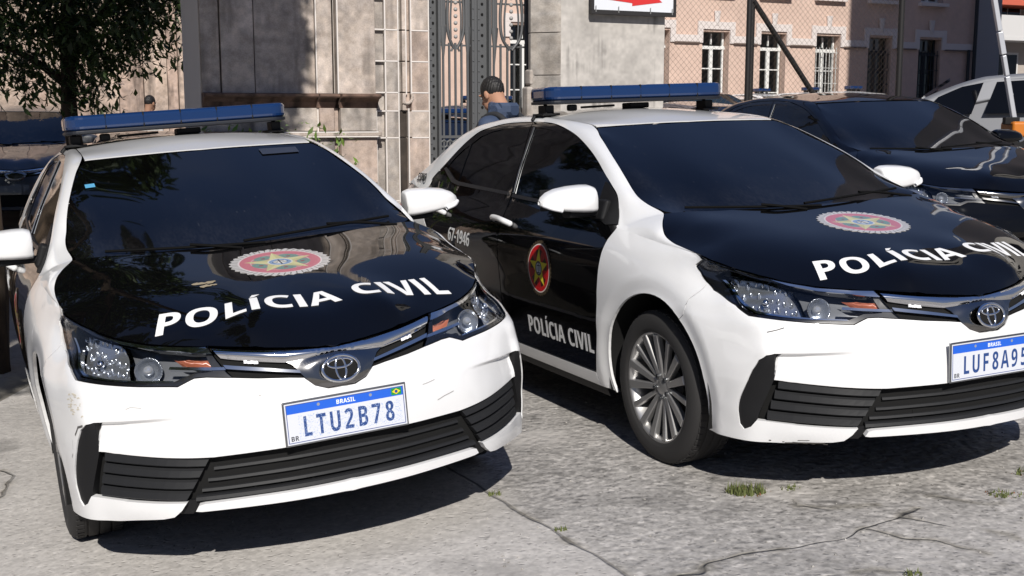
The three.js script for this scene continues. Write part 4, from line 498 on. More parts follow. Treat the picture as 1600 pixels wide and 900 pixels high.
// --- front bumper
{
  const Q = [.778, .785];
  const loop = [...front([[0, .606], [.045, .607], [.085, .622], [.115, .650], [.16, .656], [.25, .664]]), ...front(lampBottom.slice().reverse()), ...front([[.77, .69], [.774, .70], [.777, .72], [.778, .74], [.778, .76], Q]),
    ...sidep([[.275, .722], ...arcPts(ARCH, .375, 54, -16, 12), [.375, .226]]), ...front([[.827, .226], [.80, .228], [.76, .228], [.70, .231], [.64, .238], [.58, .243], [.548, .250], [.525, .272], [.509, .298], [.60, .301], [.69, .306], [.773, .312], [.785, .285], [.798, .272], [.806, .29], [.812, .34], [.811, .38], [.807, .42], [.801, .46], [.793, .50], [.781, .54], [.765, .560], [.74, .5655], [.715, .563], [.726, .52], [.736, .468], [.66, .456], [.55, .446], [.417, .438], [.2, .442], [0, .444]])];
  add('front_bumper', 'white', both(skinSheet(loop, [], { h: .02, gap: .0014, skirt: .022, seam: (s, y) => s < 1e-6, noGap: (s, y) => s > 4.3 && s < 6.6 && y > .255 && y < .572, hAt: (s, y) => s > 2 && s < 5.3 && y > .545 && y < .585 ? .006 : .02 })), false);
  add('bumper_lip', 'white', both(skinSheet(front([[0, .262], [.2, .2625], [.35, .263], [.47, .2635], [.488, .268], [.478, .288], [.46, .293], [.3, .297], [0, .300]]), [], { h: .03, skirt: .06, off: .004 })), false);
  add('air_vent', 'plastic', skinSheet(front([[.715, .563], [.74, .5655], [.765, .560], [.781, .54], [.793, .50], [.801, .46], [.807, .42], [.811, .38], [.812, .34], [.806, .29], [.798, .272], [.785, .285], [.773, .312], [.736, .468], [.726, .52]]), [], { h: .012, off: -.005, gap: 0, skirt: .03 }), true);
  add('bumper_insert', 'plastic', skinSheet(front([[.44, .30], [.509, .298], [.525, .272], [.545, .251], [.5, .25], [.488, .268], [.475, .29]]), [], { off: -.02, gap: 0 }), true);
  // lower grille: dark mesh panel and slats
  add('grille_backing', 'dark', both(skinSheet(front([[0, .29], [.3, .287], [.5, .285], [.69, .292], [.79, .30], [.76, .475], [.66, .47], [.417, .455], [0, .46]]), [], { off: -.055, gap: 0, h: .06, skirt: 0 })), false);
  const slat = (x0, x1, yf, hh, off, tilt, slant = 0) => { // closed section swept along the bumper face
    const n = Math.max(6, Math.round((x1 - x0) / .03)), pos = [], idx = []; const sec = [[-.5, 0], [-.32, 1], [.3, .72], [.5, 0], [.5, -1.6], [-.5, -1.6]];
    for (let i = 0; i <= n; i++) { const x = lerp(x0, x1, i / n), yy = yf(x), hv = hh(x); for (const [a, b] of sec) { const p = onSkin(sx(x - slant * a * hv * (1 - i / n), clamp(yy + a * hv, .2, .6)), off + b * .008 - (a > 0 ? tilt * a : 0)); pos.push(p.x, p.y, p.z); } }
    const m = sec.length; for (let i = 0; i < n; i++) for (let k = 0; k < m; k++) { const a = i * m + k, b = i * m + (k + 1) % m, c = a + m, d = b + m; idx.push(a, b, c, b, d, c); }
    for (const i of [0, n]) for (let k = 1; k < m - 1; k++) idx.push(i * m, i * m + k, i * m + k + 1);
    let g = new THREE.BufferGeometry(); g.setAttribute('position', new THREE.Float32BufferAttribute(pos, 3)); g.setIndex(idx); g = g.toNonIndexed(); g.computeVertexNormals(); g.setAttribute('uv', new THREE.Float32BufferAttribute(new Float32Array(g.attributes.position.count * 2), 2)); return g; };
  const top = x => x < .417 ? .444 - .006 * (x / .417) ** 2 : .438 + .030 * ((x - .417) / .319) ** 1.1, bot = x => x < .5 ? .302 - .004 * (x / .5) : .298 + .014 * ((x - .5) / .27);
  RECESS = false;
  for (let k = 0; k < 4; k++) { const f = (k + .5) / 4, yf = x => lerp(top(x), bot(x), f), xe = lerp(.722, .752, f), xi = lerp(.43, .515, f);
    add('side_grille_slat', 'slat', slat(xi, xe, yf, x => (top(x) - bot(x)) / 4 * .84, -.012, .012, .6), true);
    if (k < 3) add('grille_slat', 'slat', both(slat(0, xi - .015, x => lerp(top(x), bot(x), [.30, .56, .80][k]), () => .0125, -.030, .010)), false); }
  add('grille_slat', 'slat', both(slat(0, .485, x => bot(x) + .006, () => .016, -.014, .01)), false);
  RECESS = true;
  for (const x of [.12, .3]) add('grille_strut', 'dark', box(.006, .14, .02, x, .37, skin(...sx(x, .37)).z - .045), true);
}
// --- upper grille and badge
{
  add('grille_panel', 'dark', both(skinSheet([...front([[0, .61], [.045, .607], [.085, .622], [.115, .650], [.16, .656], [.25, .664], [.324, .673]]), ...front(frontLine.slice().reverse())], [], { off: -.016, gap: 0, h: .05, skirt: -.012 })), false);
  const t = [[0, .732], [.1, .737], [.2, .7435], [.3, .755], [.370, .7665], [.350, .734], [.25, .715], [.165, .703], [.10, .706], [0, .712]];
  add('grille_trim', 'chrome', both(skinSheet(front(t), [], { off: .006, gap: 0, h: .012, skirt: .02, en: .004, offFn: (s, y) => { const x = clamp(skinRaw(s, y)[0], 0, .37), w = hoodFrontY(x) - .003, b = x < .165 ? lerp(.712, .703, x / .165) : lerp(.703, .734, (x - .165) / .19), q = clamp((y - b) / (w - b)); return -.012 * Math.pow(Math.abs(q - .5) * 2, 2.2); } })), false);
  add('badge_surround', 'surround', both(skinSheet(front([[0, .7135], [.10, .708], [.160, .7035], [.14, .690], [.125, .668], [.105, .640], [.08, .618], [.045, .606], [0, .603]]), [], { off: .005, gap: 0, h: .012, skirt: .02, en: .004, offFn: (s, y) => { const x = skinRaw(s, y)[0], r = Math.hypot(x / .15, (y - .664) / .062); return -.010 * smooth(.55, 1.05, r) - .004 * smooth(.69, .61, y); } })), false);
  add('grille_chrome_line', 'chrome', skinSheet(front([[.345, .712], [.25, .697], [.125, .674], [.122, .665], [.25, .686], [.340, .700]]), [], { off: .003, gap: 0, h: .03, skirt: .012 }), true);
  add('grille_light', 'led', skinSheet(front([[.285, .727], [.245, .721], [.245, .708], [.285, .713]]), [], { off: -.006, gap: 0, skirt: .004, h: .01, offFn: s => .0022 * Math.sin(s * 260) }), true);
  const ring = (rx, ry, t, y, dx) => { const g = new THREE.TorusGeometry(1, t, 10, 40); const p = g.attributes.position; for (let i = 0; i < p.count; i++) { const X = p.getX(i), Y = p.getY(i), r = Math.hypot(X, Y), c = X / r, s = Y / r; p.setXYZ(i, c * (rx + r - 1), s * (ry + r - 1) + y, p.getZ(i) * 1); } g.computeVertexNormals(); return g; };
  const bad = merge([ring(.060, .041, .0052, 0), ring(.0165, .036, .0042, -.001), ring(.040, .0145, .0042, .0165)]); bad.rotateX(-.28); bad.translate(0, .667, .953);
  add('badge', 'chrome', bad, false);
  const bb = new THREE.SphereGeometry(1, 32, 12); bb.scale(.060, .041, .006); bb.rotateX(-.28); bb.translate(0, .667, .9465); add('badge_backing', 'dark', bb, false);
}
// --- headlights
{
  const lens = [...front(lampTop), ...sidep([[.235, .884]]), ...front(lampOuter), ...front(lampBottom)];
  const lampNames = [];
  const inner = front([[.395, .752], [.45, .758], [.53, .770], [.62, .788], [.69, .810], [.738, .832], [.760, .812], [.762, .74], [.756, .703], [.69, .695], [.60, .686], [.50, .680], [.47, .69], [.44, .700], [.38, .700]]);
  add('headlight', 'lampGlass', skinSheet(lens, [], { h: .03, skirt: 0, off: .001 }), true, { kids: [
    ['lamp_housing', 'lampBack', skinSheet(lens, [], { h: .03, gap: .003, off: -.078, skirt: -.074 })],
    ['lamp_frame', 'shutBlack', skinSheet(lens, [inner], { h: .03, gap: .003, off: -.010, skirt: .03 })],
    ['chrome_strip', 'chrome', skinSheet(front([[.385, .768], [.45, .771], [.55, .781], [.62, .797], [.66, .809], [.62, .789], [.55, .771], [.45, .758], [.372, .748]]), [], { off: .004, gap: 0, h: .02, skirt: .008 })],
    ['reflector', 'reflect', skinSheet(front([[.622, .692], [.625, .784], [.67, .796], [.71, .81], [.75, .815], [.758, .75], [.755, .706], [.70, .698]]), [], { off: -.050, gap: 0, h: .02, skirt: -.035 })],
    ['reflector_facet', 'reflect', (() => { const q = rng(88), L = []; for (let c = 0; c < 9; c++) for (let r = 0; r < 3; r++) { const x = .634 + c * .0145 + .003 * q(), y = .712 + r * .027 + .010 * q() + (x - .6) * .16, p = onSkin(sx(x, y), -.047 - .006 * q()), g = new THREE.SphereGeometry(.0105, 8, 6); g.scale(.55 + .25 * q(), 1.2 + 1.1 * q(), .5); g.rotateY((q() - .5) * 1.4 - .3); g.rotateX((q() - .5) * .5); g.rotateZ((q() - .5) * .3); g.translate(p.x, p.y, p.z); L.push(g); } return merge(L); })()],
    ['bulb', 'chrome', (() => { const p = onSkin(sx(.70, .745), -.026), g = new THREE.SphereGeometry(.014, 16, 10); g.translate(p.x, p.y, p.z); return g; })()],
    ['reflector', 'reflect', (() => { const p = onSkin(sx(.570, .726), -.034), n = nAt(...sx(.570, .726)); const g = new THREE.LatheGeometry([[.002, -.03], [.02, -.026], [.033, -.012], [.041, .006], [.044, .006], [.044, -.002]].map(a => new THREE.Vector2(...a)), 28); g.applyQuaternion(new THREE.Quaternion().setFromUnitVectors(V(0, 1, 0), V(n.x * .4, .1, n.z).normalize())); g.translate(p.x, p.y, p.z); return g; })()],
    ['projector_lens', 'lampGlassSolid', (() => { const p = onSkin(sx(.570, .726), -.034); const g = new THREE.SphereGeometry(.017, 20, 14); g.translate(p.x, p.y, p.z - .008); return g; })()],
    ['turn_signal', 'amber', skinSheet(front([[.375, .732], [.445, .742], [.475, .742], [.455, .722], [.40, .716], [.37, .714]]), [], { off: -.02, gap: 0, h: .02, skirt: .02, offFn: s => .002 * Math.sin(s * 140) })],
    ['chrome_strip', 'chrome', skinSheet(front([[.345, .708], [.42, .714], [.50, .722], [.505, .714], [.42, .705], [.342, .699]]), [], { off: -.006, gap: 0, h: .03, skirt: .02 })],
    ['led_row', 'led', merge([.36, .378, .396, .414, .432].map((x, i) => { const p = onSkin(sx(x, .689 + .0005 * i), -.018); const g = new THREE.SphereGeometry(.004, 8, 6); g.translate(p.x, p.y, p.z); return g; }))],
    ['chrome_strip', 'chrome', skinSheet(front([[.748, .80], [.753, .80], [.755, .74], [.748, .704], [.69, .694], [.60, .684], [.50, .677], [.50, .681], [.60, .689], [.69, .699], [.742, .710], [.748, .74]]), [], { off: -.008, gap: 0, h: .02, skirt: .02 })],
  ] });
}
// --- fender (side sheet and its shoulder), doors, quarter
const cA = polyline([[-.347, .95], [-.25, .940], [-.15, .928], [-.05, .915], [.05, .903], [.13, .896], [.221, .887]].map(([z, y]) => { const p = skin(...sz(z, y)); return [p.x, p.y, p.z]; }));
const cB = polyline([[.684, 1.016, -.155], ...hoodEdge.slice().reverse()]);
{
  const loop = [...sidep([[.221, .887]]), ...front([[.779, .842], [.777, .82], [.778, .80], [.778, .785]]), ...sidep([[.275, .722], ...arcPts(ARCH, .375, 54, 197, 24), [-.375, .235], [-.46, .235]]), ...sidep(doorFront), ...sidep([[-.25, .943], [-.15, .931], [-.05, .918], [.05, .906], [.13, .898]])];
  add('fender', 'white', skinSheet(loop, [], { h: .03, gap: .0022 }), true);
}
{
  const win1 = [[-.60, 1.03], [-.66, 1.135], [-.80, 1.200], [-.90, 1.243], [-1.0, 1.277], [-1.2, 1.333], [-1.4, 1.367], [-1.53, 1.378], [-1.615, 1.381], [-1.57, 1.22], [-1.525, 1.045], [-1.19, 1.031]];
  const d1 = [...doorFront, ...frame.slice(1), ...bCut.slice(1)];
  add('front_door', 'doorBlack', skinSheet(sidep(d1), [sidep(win1)], { h: .05, gap: .003, skirt: .016, offFn: (s, y) => y > 1.02 ? -.003 : 0 }), true, { id: 'door' });
  add('window', 'sideGlass', skinSheet(sidep(win1), [], { h: .06, gap: -.004, off: -.007, skirt: 0 }), true);
  const win2 = [[-1.63, 1.060], [-2.39, 1.083], [-2.405, 1.20], [-2.43, 1.295], [-2.33, 1.338], [-2.20, 1.362], [-2.05, 1.377], [-1.88, 1.382], [-1.72, 1.382], [-1.67, 1.22]];
  const win3 = [[-2.42, 1.088], [-2.50, 1.100], [-2.67, 1.155], [-2.60, 1.215], [-2.52, 1.262], [-2.455, 1.287], [-2.43, 1.20]];
  const d2 = [[-1.449, .30], [-1.466, .6], [-1.504, .9], [-1.559, 1.05], [-1.604, 1.22], [-1.694, 1.4135], ...frame2.slice(1), ...rearCut.slice(1)];
  add('rear_door', 'doorBlack', skinSheet(sidep(d2), [sidep(win2), sidep(win3)], { h: .05, gap: .003, skirt: .016, offFn: (s, y) => y > 1.05 ? -.003 : 0 }), true);
  add('window', 'sideGlass', skinSheet(sidep(win2), [], { h: .06, gap: -.004, off: -.007, skirt: 0 }), true);
  add('window', 'sideGlass', skinSheet(sidep(win3), [], { h: .06, gap: -.004, off: -.007, skirt: 0 }), true);
  // belt moulding under the windows, thin edge strip on the front door pillar
  add('belt_moulding', 'satinDark', merge([skinSheet(sidep([[-.62, 1.028], [-1.19, 1.031], [-1.53, 1.044], [-1.53, 1.028], [-1.19, 1.014], [-.63, 1.012]]), [], { off: .003, gap: 0, h: .1 }), skinSheet(sidep([[-1.60, 1.052], [-2.38, 1.080], [-2.48, 1.093], [-2.68, 1.156], [-2.705, 1.148], [-2.49, 1.072], [-2.38, 1.060], [-1.60, 1.036]]), [], { off: .003, gap: 0, h: .1 })]), true);
  add('pillar_strip', 'satin', skinSheet(sidep([[-1.635, 1.385], [-1.588, 1.22], [-1.538, 1.05], [-1.530, 1.05], [-1.580, 1.22], [-1.627, 1.385]]), [], { off: .001, gap: 0 }), true);
  const qx = [[-2.262, .24], [-2.266, .30], [-2.279, .40], [-2.314, .5], [-2.399, .64], [-2.504, .745], [-2.749, .885], [-2.88, .996], [-2.889, 1.03], [-2.876, 1.078]];
  const s0 = NS - 1;
  const loopQ = [...sidep([...qx, [-3.0, 1.06], [-3.28, 1.045], [-3.5, 1.02]]), [s0, .99], [s0, .30], ...sidep([[-3.5, .26], [-3.2, .23], [-3.07, .235], ...arcPts(ARCH2, .375, -16, 196, 26), [-2.30, .235]])];
  add('rear_quarter', 'white', skinSheet(loopQ, [], { h: .06 }), true);
  add('tail_light', 'redLens', skinSheet([...sidep([[-3.30, .88], [-3.40, .93], [-3.52, .93]]), [NS - 2.6, .92], [NS - 2.6, .76], ...sidep([[-3.52, .76], [-3.42, .80]])], [], { off: .004, gap: 0 }), true);
  add('sill', 'white', skinSheet(sidep([[-.46, .235], [-.478, .297], [-1.44, .297], [-2.258, .297], [-2.262, .235]]), [], { h: .06, gap: .002 }), true);
  add('sill_trim', 'plastic', skinSheet(sidep([[-.42, .19], [-.42, .237], [-2.3, .237], [-2.3, .19]]), [], { h: .1, off: -.006, gap: 0, skirt: .05 }), true);
}
// --- roof rail, windscreen, roof, rear glass, boot lid
const railO = [[-.347, .95], [-.385, 1.0], ...frame.slice(2), ...frame2.slice(1)].map(([z, y]) => { const p = skin(...sz(z, y)); return [p.x, p.y, p.z]; });
const railI = [[.684, 1.016, -.157], [.691, 1.048, -.275], [.687, 1.075, -.36], [.674, 1.108, -.435], [.662, 1.15, -.508], [.643, 1.2, -.605], [.618, 1.25, -.717], [.589, 1.302, -.837], [.568, 1.335, -.92], [.547, 1.362, -.985], [.524, 1.390, -1.10], [.512, 1.418, -1.40], [.506, 1.439, -1.70], [.505, 1.440, -1.98], [.508, 1.436, -2.15], [.515, 1.425, -2.30], [.545, 1.40, -2.50], [.57, 1.375, -2.58], [.60, 1.34, -2.67], [.652, 1.25, -2.84], [.692, 1.165, -3.0], [.715, 1.11, -3.13], [.738, 1.05, -3.28]];
{
  const n = railO.length, m = railI.length; // same count pairing by index
  const at = L => t => { const c = at.cache.get(L) || (at.cache.set(L, new THREE.CatmullRomCurve3(L.map(p => V(...p)), false, 'centripetal')), at.cache.get(L)); return c.getPoint(t); }; at.cache = new Map();
  if (n !== m) console.log('rail', n, m);
  const OO = [], II = []; for (let i = 0; i < 7; i++) { const t = 1 - i / 7; OO.push(cA(t).toArray()); II.push(cB(t).toArray()); } OO.push(...railO); II.push(...railI);
  add('roof_rail', 'white', strip(at(OO), at(II), 150, 8, .010, V(0, .6, -1.3)), true);
  at.cache.forEach(() => 0);
  const I = at(railI), O = at(railO); G.rail = (t, w, off) => { const p = O(t).lerp(I(t), w); const nn = V(p.x, (p.y - .6) * 1.2, 0).normalize(); return p.addScaledVector(nn, off + .011 * Math.sin(Math.PI * w)); };
}
const wsPts = []; for (const [x, y, z] of [[.684, 1.035, -.204], [.689, 1.05, -.288], [.686, 1.07, -.35], [.677, 1.1, -.42], [.662, 1.15, -.508], [.643, 1.2, -.605], [.618, 1.25, -.717], [.589, 1.3, -.837], [.552, 1.355, -.965], [.524, 1.376, -1.03], [.3, 1.383, -1.022], [.3, 1.18, -.475], [.3, .985, -.01], [.55, .99, -.11]]) wsPts.push([x, y, z], [-x, y, z]);
wsPts.push([0, 1.385, -1.015], [0, 1.18, -.455], [0, .985, .025]);
const wsZ = tps(wsPts, 1e-4), wsP = (x, y) => V(x, y, wsZ(x, y));
{
  const loop = [[0, .99], [.3, .99], [.5, 1.0], [.62, 1.012], [.672, 1.026], [.686, 1.048], [.684, 1.072], [.673, 1.1], [.659, 1.15], [.640, 1.2], [.615, 1.25], [.586, 1.3], [.550, 1.352], [.522, 1.374], [.3, 1.381], [0, 1.383]];
  add('windscreen', 'glass', both(sheet(wsP, loop, [], { h: .05, off: -.004, skirt: .01, seam: x => x < 1e-6, e: .004 })), false);
  const cowl = strip(t => V(lerp(0, .62, t), lerp(.965, .975, t), lerp(-.02, -.14, t * t)), t => V(lerp(0, .62, t), lerp(.955, .965, t), lerp(.04, -.08, t * t)), 20, 2, 0, V(0, 0, 0)); add('cowl', 'plastic', both(cowl), false);
}
const topPts = []; for (const [x, y, z] of railI.slice(9, 23).concat([[.524, 1.378, -1.04], [.3, 1.385, -1.03], [.3, 1.425, -1.3], [.3, 1.458, -1.65], [.3, 1.463, -2.0], [.3, 1.43, -2.4], [.35, 1.10, -3.2], [.6, 1.07, -3.22], [.4, 1.085, -3.5], [.68, 1.03, -3.5], [.3, 1.26, -2.92]])) topPts.push([x, z, y], [-x, z, y]);
topPts.push([0, -1.02, 1.387], [0, -1.3, 1.436], [0, -1.65, 1.468], [0, -2.0, 1.472], [0, -2.4, 1.442], [0, -2.56, 1.415], [0, -2.9, 1.28], [0, -3.2, 1.11], [0, -3.5, 1.09], [0, -3.66, 1.06]);
const topY = tps(topPts, 1e-5), topP = (x, z) => V(x, topY(x, z), z);
{
  const o = { ref: V(0, .3, -2), seam: x => x < 1e-6, e: .004, h: .06, skirt: .005 };
  add('roof', 'white', both(sheet(topP, [[0, -1.024], [.3, -1.031], [.46, -1.037], [.521, -1.044], [.520, -1.14], [.509, -1.42], [.505, -1.62], [.502, -1.9], [.502, -2.1], [.511, -2.30], [.53, -2.41], [.4, -2.50], [.2, -2.55], [0, -2.56]], [], { ...o, gap: .004 })), false);
  add('rear_window', 'glass', both(sheet(topP, [[0, -2.575], [.2, -2.565], [.4, -2.515], [.53, -2.43], [.565, -2.585], [.6, -2.68], [.647, -2.85], [.655, -2.98], [.60, -3.08], [.3, -3.18], [0, -3.2]], [], { ...o, off: -.004 })), false);
  add('boot_lid', 'white', both(sheet(topP, [[0, -3.21], [.3, -3.19], [.60, -3.09], [.66, -2.99], [.688, -3.0], [.733, -3.28], [.70, -3.45], [.60, -3.58], [.3, -3.65], [0, -3.665]], [], { ...o, gap: .003 })), false);
}
// --- dark inner shell, floor and wheel wells (seen only through gaps and under the car)
{
  const inner = (off) => skinSheet([...front([[0, .24], [.5, .25], [.78, .26]]), ...sidep([[.36, .26], ...arcPts(ARCH, .41, -8, 188, 16), [-.44, .26], [-2.25, .26], ...arcPts(ARCH2, .41, 188, -8, 16), [-3.2, .26]]), [NS - 1, .3], [NS - 1, .95], ...sidep([[-3.2, 1.0], [-2.4, .99], [-1.2, .99], [-.4, .94], [0, .87], [.16, .80], [.30, .70]]), ...front([[.78, .655], [.62, .635], [.49, .625], [.3, .64], [.1, .60], [0, .575]])], [], { off, gap: 0, h: .12, skirt: 0 });
  const flr = box(1.5, .02, 3.3, 0, .21, -1.45), eng = box(1.3, .5, .5, 0, .5, .3), cab = box(1.30, .68, 1.95, 0, .68, -1.5);
  add('inner_shell', 'dark', merge([both(inner(-.032)), flr, cab]), false);
  const well = A => { const g = new THREE.CylinderGeometry(.395, .395, .30, 28, 1, true, -Math.PI * .08, Math.PI * 1.16); g.rotateZ(Math.PI / 2); g.translate(.69, A[1], A[0]); const d = new THREE.CircleGeometry(.395, 28, -Math.PI * .08, Math.PI * 1.16); d.rotateY(Math.PI / 2); d.translate(.545, A[1], A[0]); return merge([g, d]); };
  add('wheel_well', 'dark', well(ARCH), true); add('wheel_well', 'dark', well(ARCH2), true);
}
// --- mirrors, handles, wipers
{
  const secs = [[.800, 1.012, 1.112, .058], [.806, 1.009, 1.122, .066], [.83, 1.009, 1.130, .075], [.87, 1.012, 1.131, .080], [.93, 1.018, 1.128, .080], [.99, 1.026, 1.119, .072], [1.03, 1.034, 1.104, .060], [1.053, 1.043, 1.086, .040], [1.064, 1.052, 1.070, .018]];
  const mk = (lo, hi, k) => { const pos = [], idx = [], n = 28, zr = -.615; for (const [x, yb, yt, dz] of secs) for (let i = 0; i < n; i++) { const a = i / n * 2 * Math.PI, c = Math.cos(a), s = Math.sin(a), e = .62, ym = lerp(yb, yt, .42); let z = Math.sign(c) * Math.abs(c) ** e * dz, y = s < 0 ? -(Math.abs(s) ** .45) * (ym - yb) : (s ** .7) * (yt - ym); if (z < 0) z *= .45; pos.push(x, ym + y - (z > 0 ? z * .10 : 0), zr + .045 + z); }
    for (let j = 0; j < secs.length - 1; j++) for (let i = 0; i < n; i++) { const a = j * n + i, b = j * n + (i + 1) % n, c = a + n, d = b + n; idx.push(a, c, b, b, c, d); } for (const j of [0, secs.length - 1]) for (let i = 1; i < n - 1; i++) idx.push(j * n, j * n + i, j * n + i + 1);
    const g = new THREE.BufferGeometry(); g.setAttribute('position', new THREE.Float32BufferAttribute(pos, 3)); g.setIndex(idx); g.computeVertexNormals(); g.setAttribute('uv', new THREE.Float32BufferAttribute(new Float32Array(pos.length / 3 * 2), 2)); return g; };
  const cap = mk(0, 0, 1); const bk = new RoundedBoxGeometry(.235, .095, .012, 2, .005); bk.translate(.925, 1.068, -.603);
  const base = new RoundedBoxGeometry(.20, .026, .075, 2, .01); base.translate(.835, 1.0, -.57); const foot = new RoundedBoxGeometry(.05, .10, .12, 2, .015); foot.rotateZ(.35); foot.translate(.765, 1.01, -.545);
  add('mirror', 'white', cap, true, { kids: [['mirror_base', 'plastic', merge([base, foot, bk])], ['mirror_glass', 'mirrorGlass', box(.20, .08, .004, .925, 1.064, -.6115)], ['turn_signal', 'led', tube([[1.058, 1.052, -.535], [1.03, 1.038, -.505], [.985, 1.026, -.493]], .009, 12, 8)]] });
  // mirror sail plate on the door corner
  add('mirror_sail', 'plastic', skinSheet(sidep([[-.350, .962], [-.40, 1.022], [-.455, 1.074], [-.53, 1.112], [-.60, 1.135], [-.60, .99], [-.45, .955]]), [], { off: .004, gap: 0, h: .05 }), true);
  const handle = z0 => { const pt = (z, y, o) => { const p = onSkin(sz(z, y), o); return [p.x, p.y, p.z]; }; const g = tube([pt(z0, .912, .004), pt(z0 + .03, .911, .030), pt(z0 + .12, .908, .040), pt(z0 + .20, .902, .036), pt(z0 + .235, .90, .006)], .0155, 20, 10); const e1 = pt(z0 + .006, .912, .012), e2 = pt(z0 + .232, .90, .010); return merge([g, ...[e1, e2].map(q => { const sp = new THREE.SphereGeometry(.0155, 12, 8); sp.translate(...q); return sp; })]); };
  add('door_handle', 'white', handle(-1.60), true); add('door_handle', 'white', handle(-2.58), true);
  const wip = (pts, r) => tube(pts.map(([x, y, o]) => { const p = wsP(x, y); return [p.x, p.y + o, p.z + o]; }), r, 24, 6);
  add('wiper', 'wiper', merge([wip([[-.56, 1.024, .006], [-.25, 1.012, .008], [.02, 1.004, .006]], .0055), wip([[-.08, .992, .01], [-.2, 1.006, .016], [-.26, 1.016, .014]], .006)]), false);
  add('wiper', 'wiper', merge([wip([[-.06, 1.012, .012], [.25, 1.026, .010], [.60, 1.036, .008]], .0055), wip([[.60, 1.0, .012], [.45, 1.018, .018], [.30, 1.032, .016]], .006)]), false);
}
// --- wheels
const wheelGeo = (() => {
  const L = pts => { const g = new THREE.LatheGeometry(pts.map(p => new THREE.Vector2(p[0], p[1])), 56); g.rotateZ(-Math.PI / 2); return g; }; // axis y -> x, profile (radius, across)
  const tyre = L([[.222, -.085], [.235, -.098], [.27, -.104], [.295, -.098], [.310, -.085], [.3155, -.07], [.3165, -.045], [.311, -.044], [.311, -.038], [.3165, -.037], [.317, -.004], [.311, -.003], [.311, .003], [.317, .004], [.3165, .037], [.311, .038], [.311, .044], [.3165, .045], [.3155, .07], [.310, .085], [.295, .098], [.27, .104], [.245, .102], [.240, .098], [.222, .088]]);
  const blocks = []; for (let i = 0; i < 64; i++) for (const sd of [-1, 1]) { const g = new THREE.BoxGeometry(.026, .006, .021); g.translate(.066 * sd, .3145, 0); g.rotateX(i / 64 * 2 * Math.PI); blocks.push(g); }
  const rim = L([[.222, -.085], [.205, -.07], [.20, .03], [.212, .070], [.219, .086], [.228, .093], [.233, .089], [.230, .083], [.222, .080]]);
  const spokes = []; const spoke = (a, w0, w1, d) => { const s = new THREE.Shape(); s.moveTo(-w0 / 2, .04); s.lineTo(w0 / 2, .04); s.lineTo(w1 / 2, .217); s.lineTo(-w1 / 2, .217); s.closePath(); const g = new THREE.ExtrudeGeometry(s, { depth: d, bevelEnabled: true, bevelThickness: .007, bevelSize: .004, bevelSegments: 2, steps: 1 }); const p = g.attributes.position; for (let i = 0; i < p.count; i++) { const r = p.getY(i); p.setZ(i, p.getZ(i) + .045 + .028 * smooth(.05, .2, r)); } g.computeVertexNormals(); g.rotateZ(a); g.rotateY(Math.PI / 2); return g; };
  for (let k = 0; k < 5; k++) { const a = k * 2 * Math.PI / 5 + .1; spokes.push(spoke(a - .21, .017, .030, .014), spoke(a + .21, .017, .030, .014), spoke(a + .628, .012, .019, .010)); }
  const hub = L([[.0001, .072], [.03, .071], [.034, .064], [.05, .062], [.062, .05], [.062, .0]]); const nuts = []; for (let k = 0; k < 5; k++) { const g = new THREE.CylinderGeometry(.009, .009, .02, 6); g.rotateZ(Math.PI / 2); const a = k * 2 * Math.PI / 5 + .4; g.translate(.066, Math.cos(a) * .048, Math.sin(a) * .048); nuts.push(g); }
  const disc = L([[.02, .0], [.14, .0], [.14, -.02], [.02, -.02]]), back = L([[.001, -.05], [.2, -.05]]);
  return { tyre: merge([tyre, ...blocks]), rim: merge([rim, ...spokes, hub]), nuts: merge(nuts), disc, back };
})();
// --- light bar
const barGeo = (() => {
  const sh = new THREE.Shape(); const w = .548, d = .15, c = .085; sh.moveTo(-w + c, -d); sh.lineTo(w - c, -d); sh.quadraticCurveTo(w, -d, w, -d + .1); sh.lineTo(w, d - .1); sh.quadraticCurveTo(w, d, w - c, d); sh.lineTo(-w + c, d); sh.quadraticCurveTo(-w, d, -w, d - .1); sh.lineTo(-w, -d + .1); sh.quadraticCurveTo(-w, -d, -w + c, -d);
  const ex = (h, b, y) => { const g = new THREE.ExtrudeGeometry(sh, { depth: h - 2 * b, bevelEnabled: true, bevelThickness: b, bevelSize: b, bevelOffset: -b, bevelSegments: 3, curveSegments: 8 }); g.rotateX(-Math.PI / 2); g.translate(0, y + b, 0); return g; };
  const lens = ex(.074, .020, 1.517), base = ex(.016, .004, 1.502); const ribs = [-.36, -.18, 0, .18, .36].map(x => { const g = new RoundedBoxGeometry(.008, .072, .300, 2, .003); g.translate(x, 1.555, 0); return g; });
  const feet = [-.50, .50].flatMap(x => [box(.05, .05, .10, x, 1.472, 0, .006), box(.10, .012, .14, x, 1.448, 0, .004)]).concat([box(.12, .03, .10, .05, 1.482, 0, .008), box(.05, .035, .04, -.36, 1.48, .03, .01), bar([-.3, 1.48, .02], [-.1, 1.485, .03], .006)]);
  return { lens, base, ribs: merge(ribs), feet: merge(feet) };
})();
// straps that hook the light bar into the door gutters, over the roof rail
G.strap = (() => { const t0 = 12 / 22 + .018; const L = [[.50, 1.50, -1.655]]; for (let i = 0; i <= 8; i++) { const p = G.rail(t0 - .018, 1 - i / 8 * 1.02, .006); L.push([p.x, p.y, p.z]); } const g = tube(L, .011, 30, 6); return g; })();

